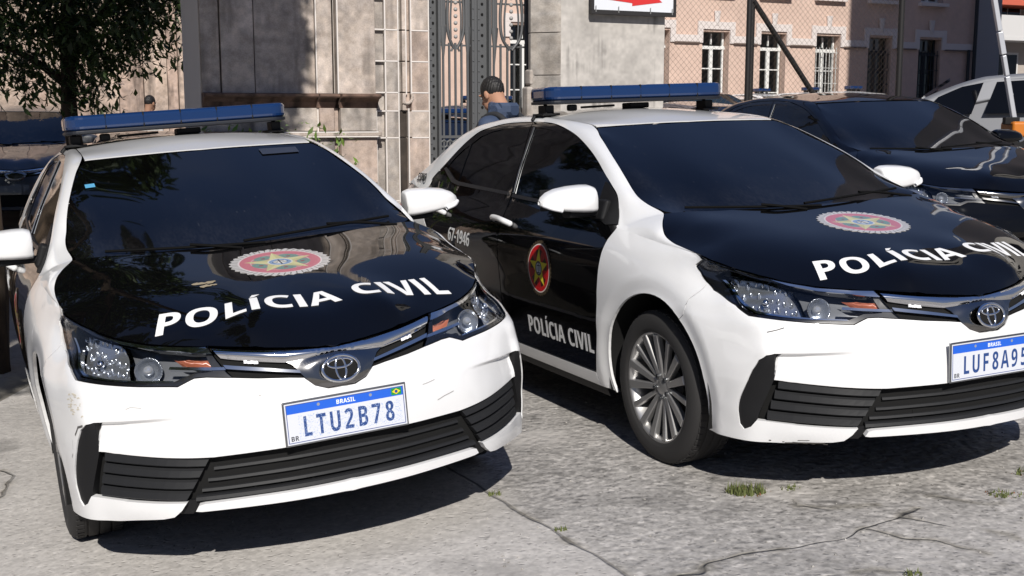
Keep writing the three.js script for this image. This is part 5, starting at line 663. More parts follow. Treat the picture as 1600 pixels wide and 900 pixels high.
// ------------------------------------------------------------------ assembling a car
Object.assign(M, {
  doorBlack: M.black, satinDark: std({ color: lin(.03, .03, .033), roughness: .4, metalness: .4 }),
  lampGlassSolid: phys({ color: lin(.5, .52, .55), roughness: .02, metalness: .6, clearcoat: 1 }), lampBase: std({ color: lin(.008, .010, .016), roughness: .5 }),
});
const rawPart = (name, geo, mat) => { const m = new THREE.Mesh(geo, mat); m.name = name; m.castShadow = m.receiveShadow = true; return m; };
function clipX(g, lo) { return g; }
function carShell(root, swap = {}) {
  const mt = k => swap[k] || M[k];
  for (const e of G) for (const side of e.mirror ? [1, -1] : [1]) {
    const geo = side > 0 ? e.geo : (e.flip || (e.flip = flip(e.geo)));
    const m = rawPart(e.name, geo, mt(e.mat)); root.add(m);
    if (e.kids) e.kids.forEach((k, i) => { const gk = side > 0 ? k[2] : ((e.kf || (e.kf = []))[i] || (e.kf[i] = flip(k[2]))); m.add(rawPart(k[0], gk, mt(k[1]))); });
  }
  for (const [sd, z] of [[1, 0], [-1, 0], [1, -2.7], [-1, -2.7]]) {
    const w = new THREE.Group(); w.name = 'wheel'; w.position.set(sd * .735, .318, z); if (sd < 0) w.rotation.y = Math.PI; w.rotation.x = z ? .5 : .12 * sd; root.add(w);
    w.add(rawPart('tyre', wheelGeo.tyre, mt('rubber')), rawPart('rim', wheelGeo.rim, mt('alloy')), rawPart('wheel_nut', wheelGeo.nuts, mt('satin')), rawPart('brake_disc', (wheelGeo.hub || (wheelGeo.hub = merge([wheelGeo.disc, wheelGeo.back]))), mt('dark')));
  }
  return root;
}
function lightBar(root) {
  const b = rawPart('light_bar', barGeo.lens, M.blueLens); b.position.z = -1.65; root.add(b);
  b.add(rawPart('light_bar_base', barGeo.base, M.lampBase), rawPart('lens_rib', barGeo.ribs, M.plastic), rawPart('mount', barGeo.feet, M.plastic));
  for (const s of [0, 1]) { const g = s ? flip(G.strap) : G.strap.clone(); g.translate(0, 0, 1.65); b.add(rawPart('strap', g, M.plastic)); }
}
const put = (o, pos, q) => { o.position.set(...pos); o.quaternion.set(...q); };

// ---- painted marks
function crestTexture() {
  const c = document.createElement('canvas'); c.width = c.height = 512; const x = c.getContext('2d'); const C = 256;
  const col = { rope: '#d6d3d0', ring: '#d27d88', in: '#c78a8e', g: '#7d9c93', star: '#e2dda6', s2: '#d2cd98', b: '#8faacd' };
  x.fillStyle = col.rope; x.fillRect(0, 0, 512, 512);
  for (let i = 0; i < 48; i++) { const a = i / 48 * 2 * Math.PI; x.strokeStyle = '#6d675a'; x.lineWidth = 5; x.beginPath(); x.moveTo(C + 208 * Math.cos(a), C + 208 * Math.sin(a)); x.lineTo(C + 256 * Math.cos(a + .06), C + 256 * Math.sin(a + .06)); x.stroke(); }
  const disc = (r, f) => { x.fillStyle = f; x.beginPath(); x.arc(C, C, r, 0, 7); x.fill(); };
  disc(212, '#e9dfdc'); disc(203, col.ring); disc(150, '#d9c9c4'); disc(145, col.in);
  for (let i = 0; i < 5; i++) { const a = -Math.PI / 2 + (i + .5) / 5 * 2 * Math.PI; x.fillStyle = col.g; x.beginPath(); x.ellipse(C + 118 * Math.cos(a), C + 118 * Math.sin(a), 52, 34, a + 1.57, 0, 7); x.fill(); x.fillStyle = '#9d4a50'; x.fillRect(C + 112 * Math.cos(a) - 10, C + 112 * Math.sin(a) - 8, 20, 16); }
  x.fillStyle = col.star; x.beginPath(); for (let i = 0; i < 10; i++) { const a = -Math.PI / 2 + i / 10 * 2 * Math.PI, r = i % 2 ? 72 : 182; x.lineTo(C + r * Math.cos(a), C + r * Math.sin(a)); } x.closePath(); x.fill();
  x.fillStyle = col.s2; for (let i = 0; i < 5; i++) { const a = -Math.PI / 2 + i / 5 * 2 * Math.PI; x.beginPath(); x.moveTo(C, C); x.lineTo(C + 182 * Math.cos(a), C + 182 * Math.sin(a)); x.lineTo(C + 72 * Math.cos(a + .314 * 2), C + 72 * Math.sin(a + .314 * 2)); x.fill(); }
  disc(64, '#e8e6dd'); disc(56, col.b); disc(34, '#e9e7df'); x.strokeStyle = '#2b2f3c'; x.lineWidth = 7; x.beginPath(); x.moveTo(C, C - 46); x.lineTo(C, C + 44); x.moveTo(C - 26, C - 22); x.lineTo(C + 26, C - 22); x.stroke(); x.lineWidth = 5; for (const s of [-1, 1]) { x.beginPath(); x.arc(C + s * 26, C - 4, 13, 0, 3.14); x.stroke(); }
  const t = new THREE.CanvasTexture(c); t.colorSpace = THREE.SRGBColorSpace; t.anisotropy = 8; return t;
}
function doorCrestTexture() {
  const c = document.createElement('canvas'); c.width = c.height = 512; const x = c.getContext('2d'), C = 256;
  x.fillStyle = '#4b4030'; x.fillRect(0, 0, 512, 512); x.strokeStyle = '#2a241c'; x.lineWidth = 4; for (let i = 0; i < 60; i++) { const a = i / 60 * 6.2832; x.beginPath(); x.moveTo(C + 215 * Math.cos(a), C + 215 * Math.sin(a)); x.lineTo(C + 256 * Math.cos(a + .05), C + 256 * Math.sin(a + .05)); x.stroke(); }
  const disc = (r, f) => { x.fillStyle = f; x.beginPath(); x.arc(C, C, r, 0, 7); x.fill(); };
  disc(222, '#e6d9d2'); disc(211, '#c9141d'); disc(172, '#3d0d0c'); x.fillStyle = '#b0151b'; for (let i = 0; i < 5; i++) { const a = Math.PI / 2 + i / 5 * 6.2832; x.beginPath(); x.moveTo(C, C); x.arc(C, C, 176, a - .26, a + .26); x.fill(); }
  x.fillStyle = '#efdf3a'; x.beginPath(); for (let i = 0; i < 10; i++) { const a = -Math.PI / 2 + i / 10 * 6.2832, r = i % 2 ? 76 : 190; x.lineTo(C + r * Math.cos(a), C + r * Math.sin(a)); } x.closePath(); x.fill();
  disc(66, '#1f2a3c'); disc(52, '#c8cfd6'); x.strokeStyle = '#1c2433'; x.lineWidth = 9; x.beginPath(); x.moveTo(C, C - 56); x.lineTo(C, C + 50); x.moveTo(C - 32, C - 26); x.lineTo(C + 32, C - 26); x.moveTo(C - 30, C + 40); x.lineTo(C + 30, C + 40); x.stroke(); for (const s of [-1, 1]) { x.beginPath(); x.moveTo(C + s * 30, C - 26); x.lineTo(C + s * 30, C + 20); x.stroke(); }
  const t = new THREE.CanvasTexture(c); t.colorSpace = THREE.SRGBColorSpace; t.anisotropy = 8; return t;
}
function plateTexture(text, speck) {
  const c = document.createElement('canvas'); c.width = 1200; c.height = 390; const x = c.getContext('2d'); const r = rng(text.charCodeAt(1) * 7);
  x.fillStyle = '#d3d6dd'; x.fillRect(0, 0, 1200, 390); x.fillStyle = '#1f5fd0'; x.fillRect(14, 14, 1172, 86); x.strokeStyle = '#3a4a86'; x.lineWidth = 7; x.strokeRect(16, 16, 1168, 358);
  x.fillStyle = '#eef1f6'; x.font = 'bold 58px sans-serif'; x.textAlign = 'center'; x.textBaseline = 'middle'; x.fillText('BRASIL', 600, 58);
  x.fillStyle = '#1c8a3c'; x.fillRect(1062, 24, 104, 66); x.fillStyle = '#f2d21c'; x.beginPath(); x.moveTo(1114, 30); x.lineTo(1158, 57); x.lineTo(1114, 84); x.lineTo(1070, 57); x.fill(); x.fillStyle = '#24428f'; x.beginPath(); x.arc(1114, 57, 16, 0, 7); x.fill();
  x.fillStyle = '#2a2b33'; x.font = 'bold 62px sans-serif'; x.fillText('BR', 74, 335);
  x.fillStyle = '#27457f'; x.font = 'bold 268px sans-serif'; const N = text.length; for (let i = 0; i < N; i++) { x.save(); x.translate(205 + i * (965 / N), 238); x.scale(.68, 1); x.fillText(text[i], 0, 0); x.restore(); }
  if (speck) { x.fillStyle = '#9fb0d6'; for (let i = 0; i < 900; i++) x.fillRect(120 + r() * 1040, 125 + r() * 225, 3 + 7 * r(), 3 + 3 * r()); }
  x.fillStyle = '#8d929c'; for (const px of [330, 850]) { x.beginPath(); x.arc(px, 48, 15, 0, 7); x.fill(); }
  const t = new THREE.CanvasTexture(c); t.colorSpace = THREE.SRGBColorSpace; t.anisotropy = 8; return t;
}
const crestLoop = (cx, cy, rx, ry, teeth = 28, depth = .07) => { const L = [], n = teeth * 4; for (let i = 0; i < n; i++) { const a = i / n * 2 * Math.PI, k = 1 - depth * (.5 + .5 * Math.cos(a * teeth)); L.push([cx + rx * k * Math.cos(a), cy + ry * k * Math.sin(a)]); } return L; };
const doorText = (() => { const h = .083, z0 = -.462, y0 = .388; const P = (u, v, w) => skin(...sz(z0 - (w - u) * h, y0 + v * h - .004 * (w - u) * h)); const t = textOn('POLÍCIA CIVIL', P, { squeeze: 1.05 }); return t; })();
const sideTextGeo = (() => { const mk = (str, zR, y0, h, sq, slope = 0, off = .002) => { const L = textShapes(str, sq), P = (u, v) => skin(...sz(zR - (L.width - u) * h, y0 + v * h + slope * (L.width - u) * h)); return merge(L.list.map(([c, hs]) => sheet(P, cleanLoop(c), hs.map(cleanLoop), { h: .02, off, skirt: .0005, e: .02 }))); };
  // right side of the car: text reads towards the front (+z), so it is built on the left half and mirrored with its letters turned
  return { door: mk('POLÍCIA CIVIL', -.462, .386, .083, .93, 0, .0025), num: mk('67-1946', -1.88, .746, .073, .93, .04, .0025), tag: null }; })();
const railText = (() => { const L = textShapes('SSPIO', 1.0), h = .05; const P = (u, v) => { const z = -2.925 - (L.width - u) * h - v * .006, y = 1.063 + v * h; const p = skin(...sz(z, y)); return V(p.x + .022, p.y, p.z); }; return merge(L.list.map(([c, hs]) => sheet(P, cleanLoop(c), hs.map(cleanLoop), { h: .03, off: .004, skirt: .001, e: .02 }))); })();
const doorCrest = sheet((z, y) => skin(...sz(z, y)), crestLoop(-.978, .717, .135, .135, 40, .05), [], { h: .03, off: .0025, skirt: .001, e: .004, uv: (z, y) => [.5 + (z + .978) / .27, .5 + (y - .717) / .27] });
const HT = { z: .748, R: 1.49, h: .094, w: 1.06 }; // hood lettering on an arc round a point on the centre line
const hoodText = (() => { const L = textShapes('POLÍCIA CIVIL', HT.w / HT.h / textShapes('POLÍCIA CIVIL', 1).width); const h = HT.h; const P = (u, v) => { const a = (u - L.width / 2) * h / HT.R, r = HT.R - v * h; return hoodP(r * Math.sin(a), HT.z - HT.R + r * Math.cos(a)); };
  return merge(L.list.map(([c, hs]) => sheet(P, cleanLoop(c), hs.map(cleanLoop), { h: .03, off: .002, skirt: .001, e: .02, out: V(0, 1, 0) }))); })();
const hoodCrest = sheet((x, z) => hoodP(x, z), crestLoop(.003, .27, .186, .186, 34, .06), [], { h: .03, off: .0015, skirt: .001, e: .004, ref: V(0, 0, 0), uv: (x, z) => [.5 + (x - .003) / .372, .5 - (z - .27) / .372] });

function policeMarks(root, plate, speck) {
  const crest = phys({ map: CREST, roughness: .35, clearcoat: 1, clearcoatRoughness: .12 });
  root.add(rawPart('hood_lettering', hoodText, M.sticker), rawPart('hood_crest', hoodCrest, crest));
  const dc = std({ map: doorCrestTex, roughness: .4 });
  root.add(rawPart('door_crest', flip(doorCrest), dc), rawPart('door_lettering', flip(sideTextGeo.door), M.sticker), rawPart('number', flip(sideTextGeo.num), M.sticker), rawPart('roof_code', flip(railText), M.blackSticker));
  const pf = rawPart('plate_frame', box(.412, .145, .008, 0, .517, .966, .003), M.satin); root.add(pf);
  const pg = new THREE.PlaneGeometry(.40, .133, 8, 1); pg.translate(0, .517, .9712); root.add(rawPart('number_plate', pg, std({ map: plateTexture(plate, speck), roughness: .5 })));
}
const doorCrestTex = doorCrestTexture(), CREST = crestTexture();

// ------------------------------------------------------------------ cars
const carL = thing('police_car', 'white and black police saloon on the left, facing front, plate LTU2B78', 'police car');
carShell(carL); lightBar(carL); policeMarks(carL, 'LTU2B78', true); put(carL, [-.9016, -.0391, -4.4719], [-.00872, .21826, .03796, .97511]);
{ // windscreen stickers, a bird mark and scuffs on the left car only
  const ws = (loop, col, r = .5) => carL.add(rawPart('windscreen_sticker', merge([sheet(wsP, loop, [], { h: .05, off: .001, skirt: .001, e: .004 })]), std({ color: col, roughness: r })));
  ws([[.25, 1.340], [.25, 1.366], [.43, 1.362], [.43, 1.338]], lin(.03, .038, .06)); ws([[-.555, 1.262], [-.555, 1.276], [-.515, 1.278], [-.515, 1.264]], lin(.10, .36, .58));
  const sc = std({ color: lin(.10, .095, .09), roughness: .8 }); const scuff = (L, w) => { const A = L.map(p => [p[0], p[1] + w]), B2 = L.slice().reverse().map(p => [p[0], p[1] - w]); return flip(skinSheet(front([...A, ...B2]), [], { off: .0015, skirt: 0, gap: 0, h: .02 })); };
  for (const [L, w] of [[[[.772, .556], [.785, .548], [.795, .520]], .0035], [[[.804, .500], [.806, .47]], .002], [[[.808, .455], [.811, .44]], .002]]) carL.add(rawPart('scuff', scuff(L, w), sc));
}
const chip = (car, L, w, col = lin(.06, .055, .05), mir = true) => { const A = L.map(p => [p[0], p[1] + w]), B2 = L.slice().reverse().map(p => [p[0], p[1] - w]); let g = skinSheet(front([...A, ...B2]), [], { off: .0015, skirt: 0, gap: 0, h: .02 }); if (mir) g = flip(g); car.add(rawPart('scuff', g, std({ color: col, roughness: .85 }))); };
chip(carL, [[.28, .560], [.30, .5615], [.33, .566]], .0012, lin(.4, .39, .38), false); chip(carL, [[.33, .497], [.36, .505], [.40, .512]], .0012, lin(.3, .29, .28), false); chip(carL, [[.255, .613], [.259, .614]], .002, lin(.2, .18, .15)); chip(carL, [[.60, .604], [.63, .609], [.645, .603]], .0012, lin(.5, .49, .47));
{ const q = rng(404); for (let i = 0; i < 26; i++) { const x = .766 + .03 * q(), y = .575 + .075 * q(), w = .0008 + .0014 * q(); chip(carL, [[x, y], [x + .002, y + .001 * q()], [x + .006 * q() + .003, y - .002 * q()]], w, lin(.58, .53, .43)); } }
{ const q = rng(405), m = std({ color: lin(.30, .25, .17), roughness: .9 }); for (let i = 0; i < 6; i++) { const cx = -.305 + .06 * (q() - .5), cz = .42 + .05 * (q() - .5), r = .006 + .010 * q(); carL.add(rawPart('dried_dirt', sheet(hoodP, Array.from({ length: 9 }, (_, k) => { const a = k / 9 * 6.283, rr = r * (.6 + .7 * q()); return [cx + rr * 1.5 * Math.cos(a), cz + rr * Math.sin(a)]; }), [], { h: .02, off: .0014, skirt: 0, e: .004, ref: V(0, 0, 0) }), m)); } }
const carR = thing('police_car', 'white and black police saloon with number 67-1946 on its door, plate LUF8A95', 'police car');
carShell(carR); lightBar(carR); policeMarks(carR, 'LUF8A95', false); put(carR, [1.36, .0688, -4.9367], [-.00497, .20548, .01853, .97847]);
chip(carR, [[.70, .655], [.72, .648], [.75, .640]], .0013); chip(carR, [[.60, .2405], [.63, .2395], [.66, .238], [.70, .234]], .0022); chip(carR, [[.64, .249], [.67, .247]], .001);
{ const q = rng(406); for (let i = 0; i < 10; i++) { const x = .55 + .2 * q(), y = .236 + .004 * q(); chip(carR, [[x, y], [x + .012 * q() + .002, y]], .0008 + .0012 * q()); } }
const carB = thing('black_car', 'plain black saloon parked behind the right police car', 'car');
carShell(carB, { white: M.black, amber: M.lampBack, led: M.lampBack, chrome: M.surround }); put(carB, [3.418, .168, -8.953], [-.00178, .13098, .01349, .99129]); carB.scale.setScalar(1.04);
// other parked cars, farther off: the same shell with its grille and lamp fittings left off, or drawn out into a taller body with a long roof
const SKIP = new Set(['grille_slat', 'side_grille_slat', 'grille_strut', 'bumper_insert', 'wheel_well', 'badge', 'grille_light', 'pillar_strip', 'belt_moulding', 'badge_backing']);
const tallWarp = (ky, kz) => g => { const h = g.clone(), p = h.attributes.position; for (let i = 0; i < p.count; i++) { let x = p.getX(i), y = p.getY(i), z = p.getZ(i); const up = smooth(.95, 1.35, y); y = .95 > y ? y * 1.08 : 1.026 + (y - .95) * ky; if (z < -1.4) z -= kz * up * smooth(-1.4, -2.5, z); if (y > 1.0) x *= 1 + .06 * up; p.setXYZ(i, x, y, z); } h.computeVertexNormals(); return h; };
const WARP = new Map();
function simpleCar(root, swap, warp) {
  for (const e of G) { if (SKIP.has(e.name)) continue; for (const side of e.mirror ? [1, -1] : [1]) { let g = side > 0 ? e.geo : (e.flip || (e.flip = flip(e.geo))); if (warp) { const k = e.name + side + G.indexOf(e); g = WARP.get(k) || (WARP.set(k, warp(g)), WARP.get(k)); }
    root.add(rawPart(e.name, g, swap[e.name] || swap[e.mat] || (e.mat === 'lampGlass' ? M.lampBack : M[e.mat]))); } }
  for (const [sd, z] of [[1, 0], [-1, 0], [1, -2.7], [-1, -2.7]]) { const w = new THREE.Group(); w.name = 'wheel'; w.position.set(sd * .735, .318, z); if (sd < 0) w.rotation.y = Math.PI; root.add(w); w.add(rawPart('tyre', wheelGeo.tyre, M.rubber), rawPart('rim', wheelGeo.rim, M.alloy)); }
}
const suv = tallWarp(1.22, .62), dusty = std({ color: lin(.20, .205, .22), roughness: .5, metalness: .3 }), greyP = phys({ color: lin(.045, .048, .055), roughness: .4, clearcoat: 1 }), greenG = phys({ color: lin(.012, .02, .018), roughness: .05 }), beige = phys({ color: lin(.16, .13, .11), roughness: .4, clearcoat: 1 });
const swapAll = m => ({ white: m, black: m, doorBlack: m });
function place(o, x, z, turn, dy = 0) { o.position.set(x, gY(x, z) + dy, z); o.rotation.y = turn; return o; }
{ // tall silver people carrier: body from its side outline, panes set into its sides
  const t = thing('silver_car', 'dusty silver people carrier at the right edge, beyond the black saloon', 'car'), hw = .80;
  const sh = new THREE.Shape(); sh.moveTo(-2.05, .35); sh.lineTo(-2.12, .62); sh.quadraticCurveTo(-2.1, .9, -1.85, 1.0); sh.lineTo(-1.0, 1.16); sh.quadraticCurveTo(-.55, 1.25, -.35, 1.36); sh.quadraticCurveTo(.05, 1.60, .45, 1.69); sh.quadraticCurveTo(1.2, 1.77, 2.0, 1.69); sh.quadraticCurveTo(2.3, 1.6, 2.38, 1.1); sh.lineTo(2.38, .45); sh.lineTo(2.2, .28); sh.lineTo(1.75, .26); sh.absarc(1.4, .33, .36, -.2, Math.PI + .2, false); sh.lineTo(-.98, .25); sh.absarc(-1.33, .33, .36, -.2, Math.PI + .2, false); sh.lineTo(-1.95, .3); sh.closePath();
  const g = new THREE.ExtrudeGeometry(sh, { depth: 2 * hw - .16, bevelEnabled: true, bevelThickness: .08, bevelSize: .05, bevelOffset: -.05, bevelSegments: 5, curveSegments: 24 }); g.translate(0, 0, -hw + .08); { const p = g.attributes.position; for (let i = 0; i < p.count; i++) { const k = smooth(1.15, 1.7, p.getY(i)); p.setZ(i, p.getZ(i) * (1 - .17 * k)); } } g.computeVertexNormals(); part('body', g, dusty, t);
  const win = L => { const s = new THREE.Shape(L.map(p => new THREE.Vector2(...p))), w = new THREE.ExtrudeGeometry(s, { depth: .012, bevelEnabled: false, steps: 1 }); return w; };
  for (const sd of [1, -1]) for (const L of [[[-.20, 1.27], [-.02, 1.47], [.22, 1.58], [.44, 1.625], [.33, 1.28]], [[.46, 1.285], [.575, 1.63], [1.02, 1.655], [1.04, 1.295]], [[1.12, 1.30], [1.11, 1.655], [1.75, 1.63], [2.05, 1.33]]]) { const w = win(L), p = w.attributes.position; for (let i = 0; i < p.count; i++) { const z = hw + .004 - (.17 * hw) * smooth(1.15, 1.7, p.getY(i)); p.setZ(i, sd * (z + (p.getZ(i) > .006 ? .004 : -.008))); } w.computeVertexNormals(); part('window', w, M.sideGlass, t); }
  const ws = new THREE.PlaneGeometry(1.25, .62, 6, 6); ws.rotateY(-Math.PI / 2); ws.rotateZ(-.95); ws.translate(-.16, 1.50, 0); part('windscreen', ws, M.glass, t);
  for (const sd of [1, -1]) { part('door_handle', box(.16, .03, .03, 1.0, 1.12, sd * (hw + .01), .01), M.plastic, t); part('door_handle', box(.16, .03, .03, .2, 1.10, sd * (hw + .01), .01), M.plastic, t); part('mirror', brush(.12, .14, .2, -.25, 1.28, sd * (hw + .1), .03), dusty, t); for (const x of [-1.33, 1.4]) { const w = new THREE.Group(); w.name = 'wheel'; w.position.set(x, .318, sd * (hw - .10)); w.rotation.y = -sd * Math.PI / 2; t.add(w); w.add(rawPart('tyre', wheelGeo.tyre, M.rubber), rawPart('rim', wheelGeo.rim, M.alloy)); } }
  t.position.set(5.0, gY(5.2, -13.2) + .02, -13.6); t.rotation.y = -.36;
}
const dk1 = thing('dark_suv', 'dark grey car in shade at the far left edge', 'car'); simpleCar(dk1, swapAll(greyP), suv); place(dk1, -6.75, -15.8, .36);
const dk2 = thing('dark_car', 'dark car in shade behind the left police car light bar', 'car'); simpleCar(dk2, swapAll(greyP)); place(dk2, -3.15, -10.6, .36);
const far = [[7.3, -29, .5, 'white police car roof beside the slanted fence brace'], [8.45, -28.5, .5, 'white police car with a blue light bar under the second barred window'], [9.55, -28.5, .5, 'white police car with a blue light bar left of the silver hatchback']];
far.forEach(([x, z, a, lab], i) => { const c = thing('parked_police_car', lab, 'police car', [0, 0, 0], 0, 'white police cars parked before the pink building'); simpleCar(c, { black: M.white }); lightBar(c); c.children.filter(o => o.name === 'light_bar').forEach(o => { o.scale.x = .36; }); place(c, x, z, a); });
const g1 = thing('dark_hatchback', 'dark hatchback just behind the right end of the right police car light bar', 'car'); simpleCar(g1, { ...swapAll(phys({ color: lin(.012, .018, .03), roughness: .4, clearcoat: 1 })), glass: greenG }, suv); place(g1, 4.15, -21, .5, .0);
const g2 = thing('beige_car', 'brownish car between the dark hatchback and the fence posts', 'car'); simpleCar(g2, swapAll(beige)); place(g2, 3.75, -17.2, .5);
const g3 = thing('white_car', 'small white car seen just right of the double fence post', 'car'); simpleCar(g3, swapAll(M.white)); place(g3, 5.7, -24.5, .5);
const g4 = thing('gate_police_car', 'police car with a blue light bar seen through the left gate leaf', 'police car'); simpleCar(g4, swapAll(M.black)); lightBar(g4); place(g4, -.55, -15.6, .3);
const g5 = thing('gate_police_van', 'tall dark car with a blue light bar seen through the right gate leaf', 'police car'); simpleCar(g5, swapAll(greyP), suv); lightBar(g5); g5.children.filter(c => c.name === 'light_bar').forEach(c => { c.position.y += .22; }); place(g5, .12, -22.5, .4);
// --- raised boom barrier
{
  const x = 4.80, z = -11.0, y = gY(x, z), b = thing('boom_barrier', 'raised white boom barrier on an orange and black post, at the right edge', 'barrier', [x, y, z]); const al = std({ color: lin(.62, .63, .66), roughness: .35, metalness: .5 });
  part('housing', brush(.26, 1.12, .28, .02, .56, 0, .02), M.plastic, b); part('cap', brush(.30, .15, .30, .03, 1.19, 0, .03), std({ color: lin(.55, .17, .015), roughness: .5 }), b); part('pivot', box(.14, .07, .07, -.10, 1.27, .05, .01), M.plastic, b);
   for (const [t0, t1, w] of [[0, .42, .045], [.43, .62, .04], [.63, .84, .05], [.85, 1.9, .045]]) { const g = new RoundedBoxGeometry(w, t1 - t0, .05, 2, .008); g.translate(0, (t0 + t1) / 2, 0); g.rotateZ(.225); g.translate(-.07, 1.27, .05); part('boom', g, al, b); }
  const p = thing('thin_pole', 'thin pale pole beside the raised barrier, before the balcony house', 'pole', [6.9, gY(6.9, -15.7), -15.7]); part('shaft', bar([0, 0, 0], [.06, 4.5, 0], .035, 10), al, p); part('clamp', box(.1, .05, .1, .035, 2.9, 0, .01), M.plastic, p);
}

// ------------------------------------------------------------------ people
function sdfMesh(fn, c, half, res, tint) { // marching cubes over a cube of half-size `half` round c; fn(p) = signed distance
  const mc = new MarchingCubes(res, M.dark, false, false, 400000); mc.isolation = 0; const f = mc.field, s = mc.size, h = s / 2, p = V(0, 0, 0);
  for (let k = 0; k < s; k++) for (let j = 0; j < s; j++) for (let i = 0; i < s; i++) { p.set(c.x + (i - h) / h * half, c.y + (j - h) / h * half, c.z + (k - h) / h * half); f[i + j * s + k * s * s] = -fn(p); }
  mc.update(); const n = mc.count, P = mc.positionArray.slice(0, n * 3), N = new Float32Array(n * 3), C = new Float32Array(n * 3), e = .002;
  for (let i = 0; i < n; i++) { p.set(c.x + P[3 * i] * half, c.y + P[3 * i + 1] * half, c.z + P[3 * i + 2] * half); P.set([p.x, p.y, p.z], 3 * i); const d = (x, y, z) => fn(V(p.x + x, p.y + y, p.z + z)); const g = V(d(e, 0, 0) - d(-e, 0, 0), d(0, e, 0) - d(0, -e, 0), d(0, 0, e) - d(0, 0, -e)).normalize(); N.set([g.x, g.y, g.z], 3 * i); const t = tint(p); C.set(t, 3 * i); }
  const g = new THREE.BufferGeometry(); g.setAttribute('position', new THREE.BufferAttribute(P, 3)); g.setAttribute('normal', new THREE.BufferAttribute(N, 3)); g.setAttribute('color', new THREE.BufferAttribute(C, 3));
  const A = V(P[0], P[1], P[2]), fc = V(P[3], P[4], P[5]).sub(A).cross(V(P[6], P[7], P[8]).sub(A)); if (fc.dot(V(N[0], N[1], N[2])) < 0) { const ix = []; for (let i = 0; i < n; i += 3) ix.push(i, i + 2, i + 1); g.setIndex(ix); } return g;
}
const cap = (p, a, b, r0, r1) => { const ax = b[0] - a[0], ay = b[1] - a[1], az = b[2] - a[2], t = clamp(((p.x - a[0]) * ax + (p.y - a[1]) * ay + (p.z - a[2]) * az) / (ax * ax + ay * ay + az * az)); return Math.hypot(p.x - a[0] - ax * t, p.y - a[1] - ay * t, p.z - a[2] - az * t) - lerp(r0, r1, t); };
const smin = (a, b, k) => { const h = clamp(.5 + .5 * (b - a) / k); return lerp(b, a, h) - k * h * (1 - h); };
const ell = (p, c, r) => { const x = (p.x - c[0]) / r[0], y = (p.y - c[1]) / r[1], z = (p.z - c[2]) / r[2], k = Math.hypot(x, y, z); return (k - 1) * Math.min(...r); };
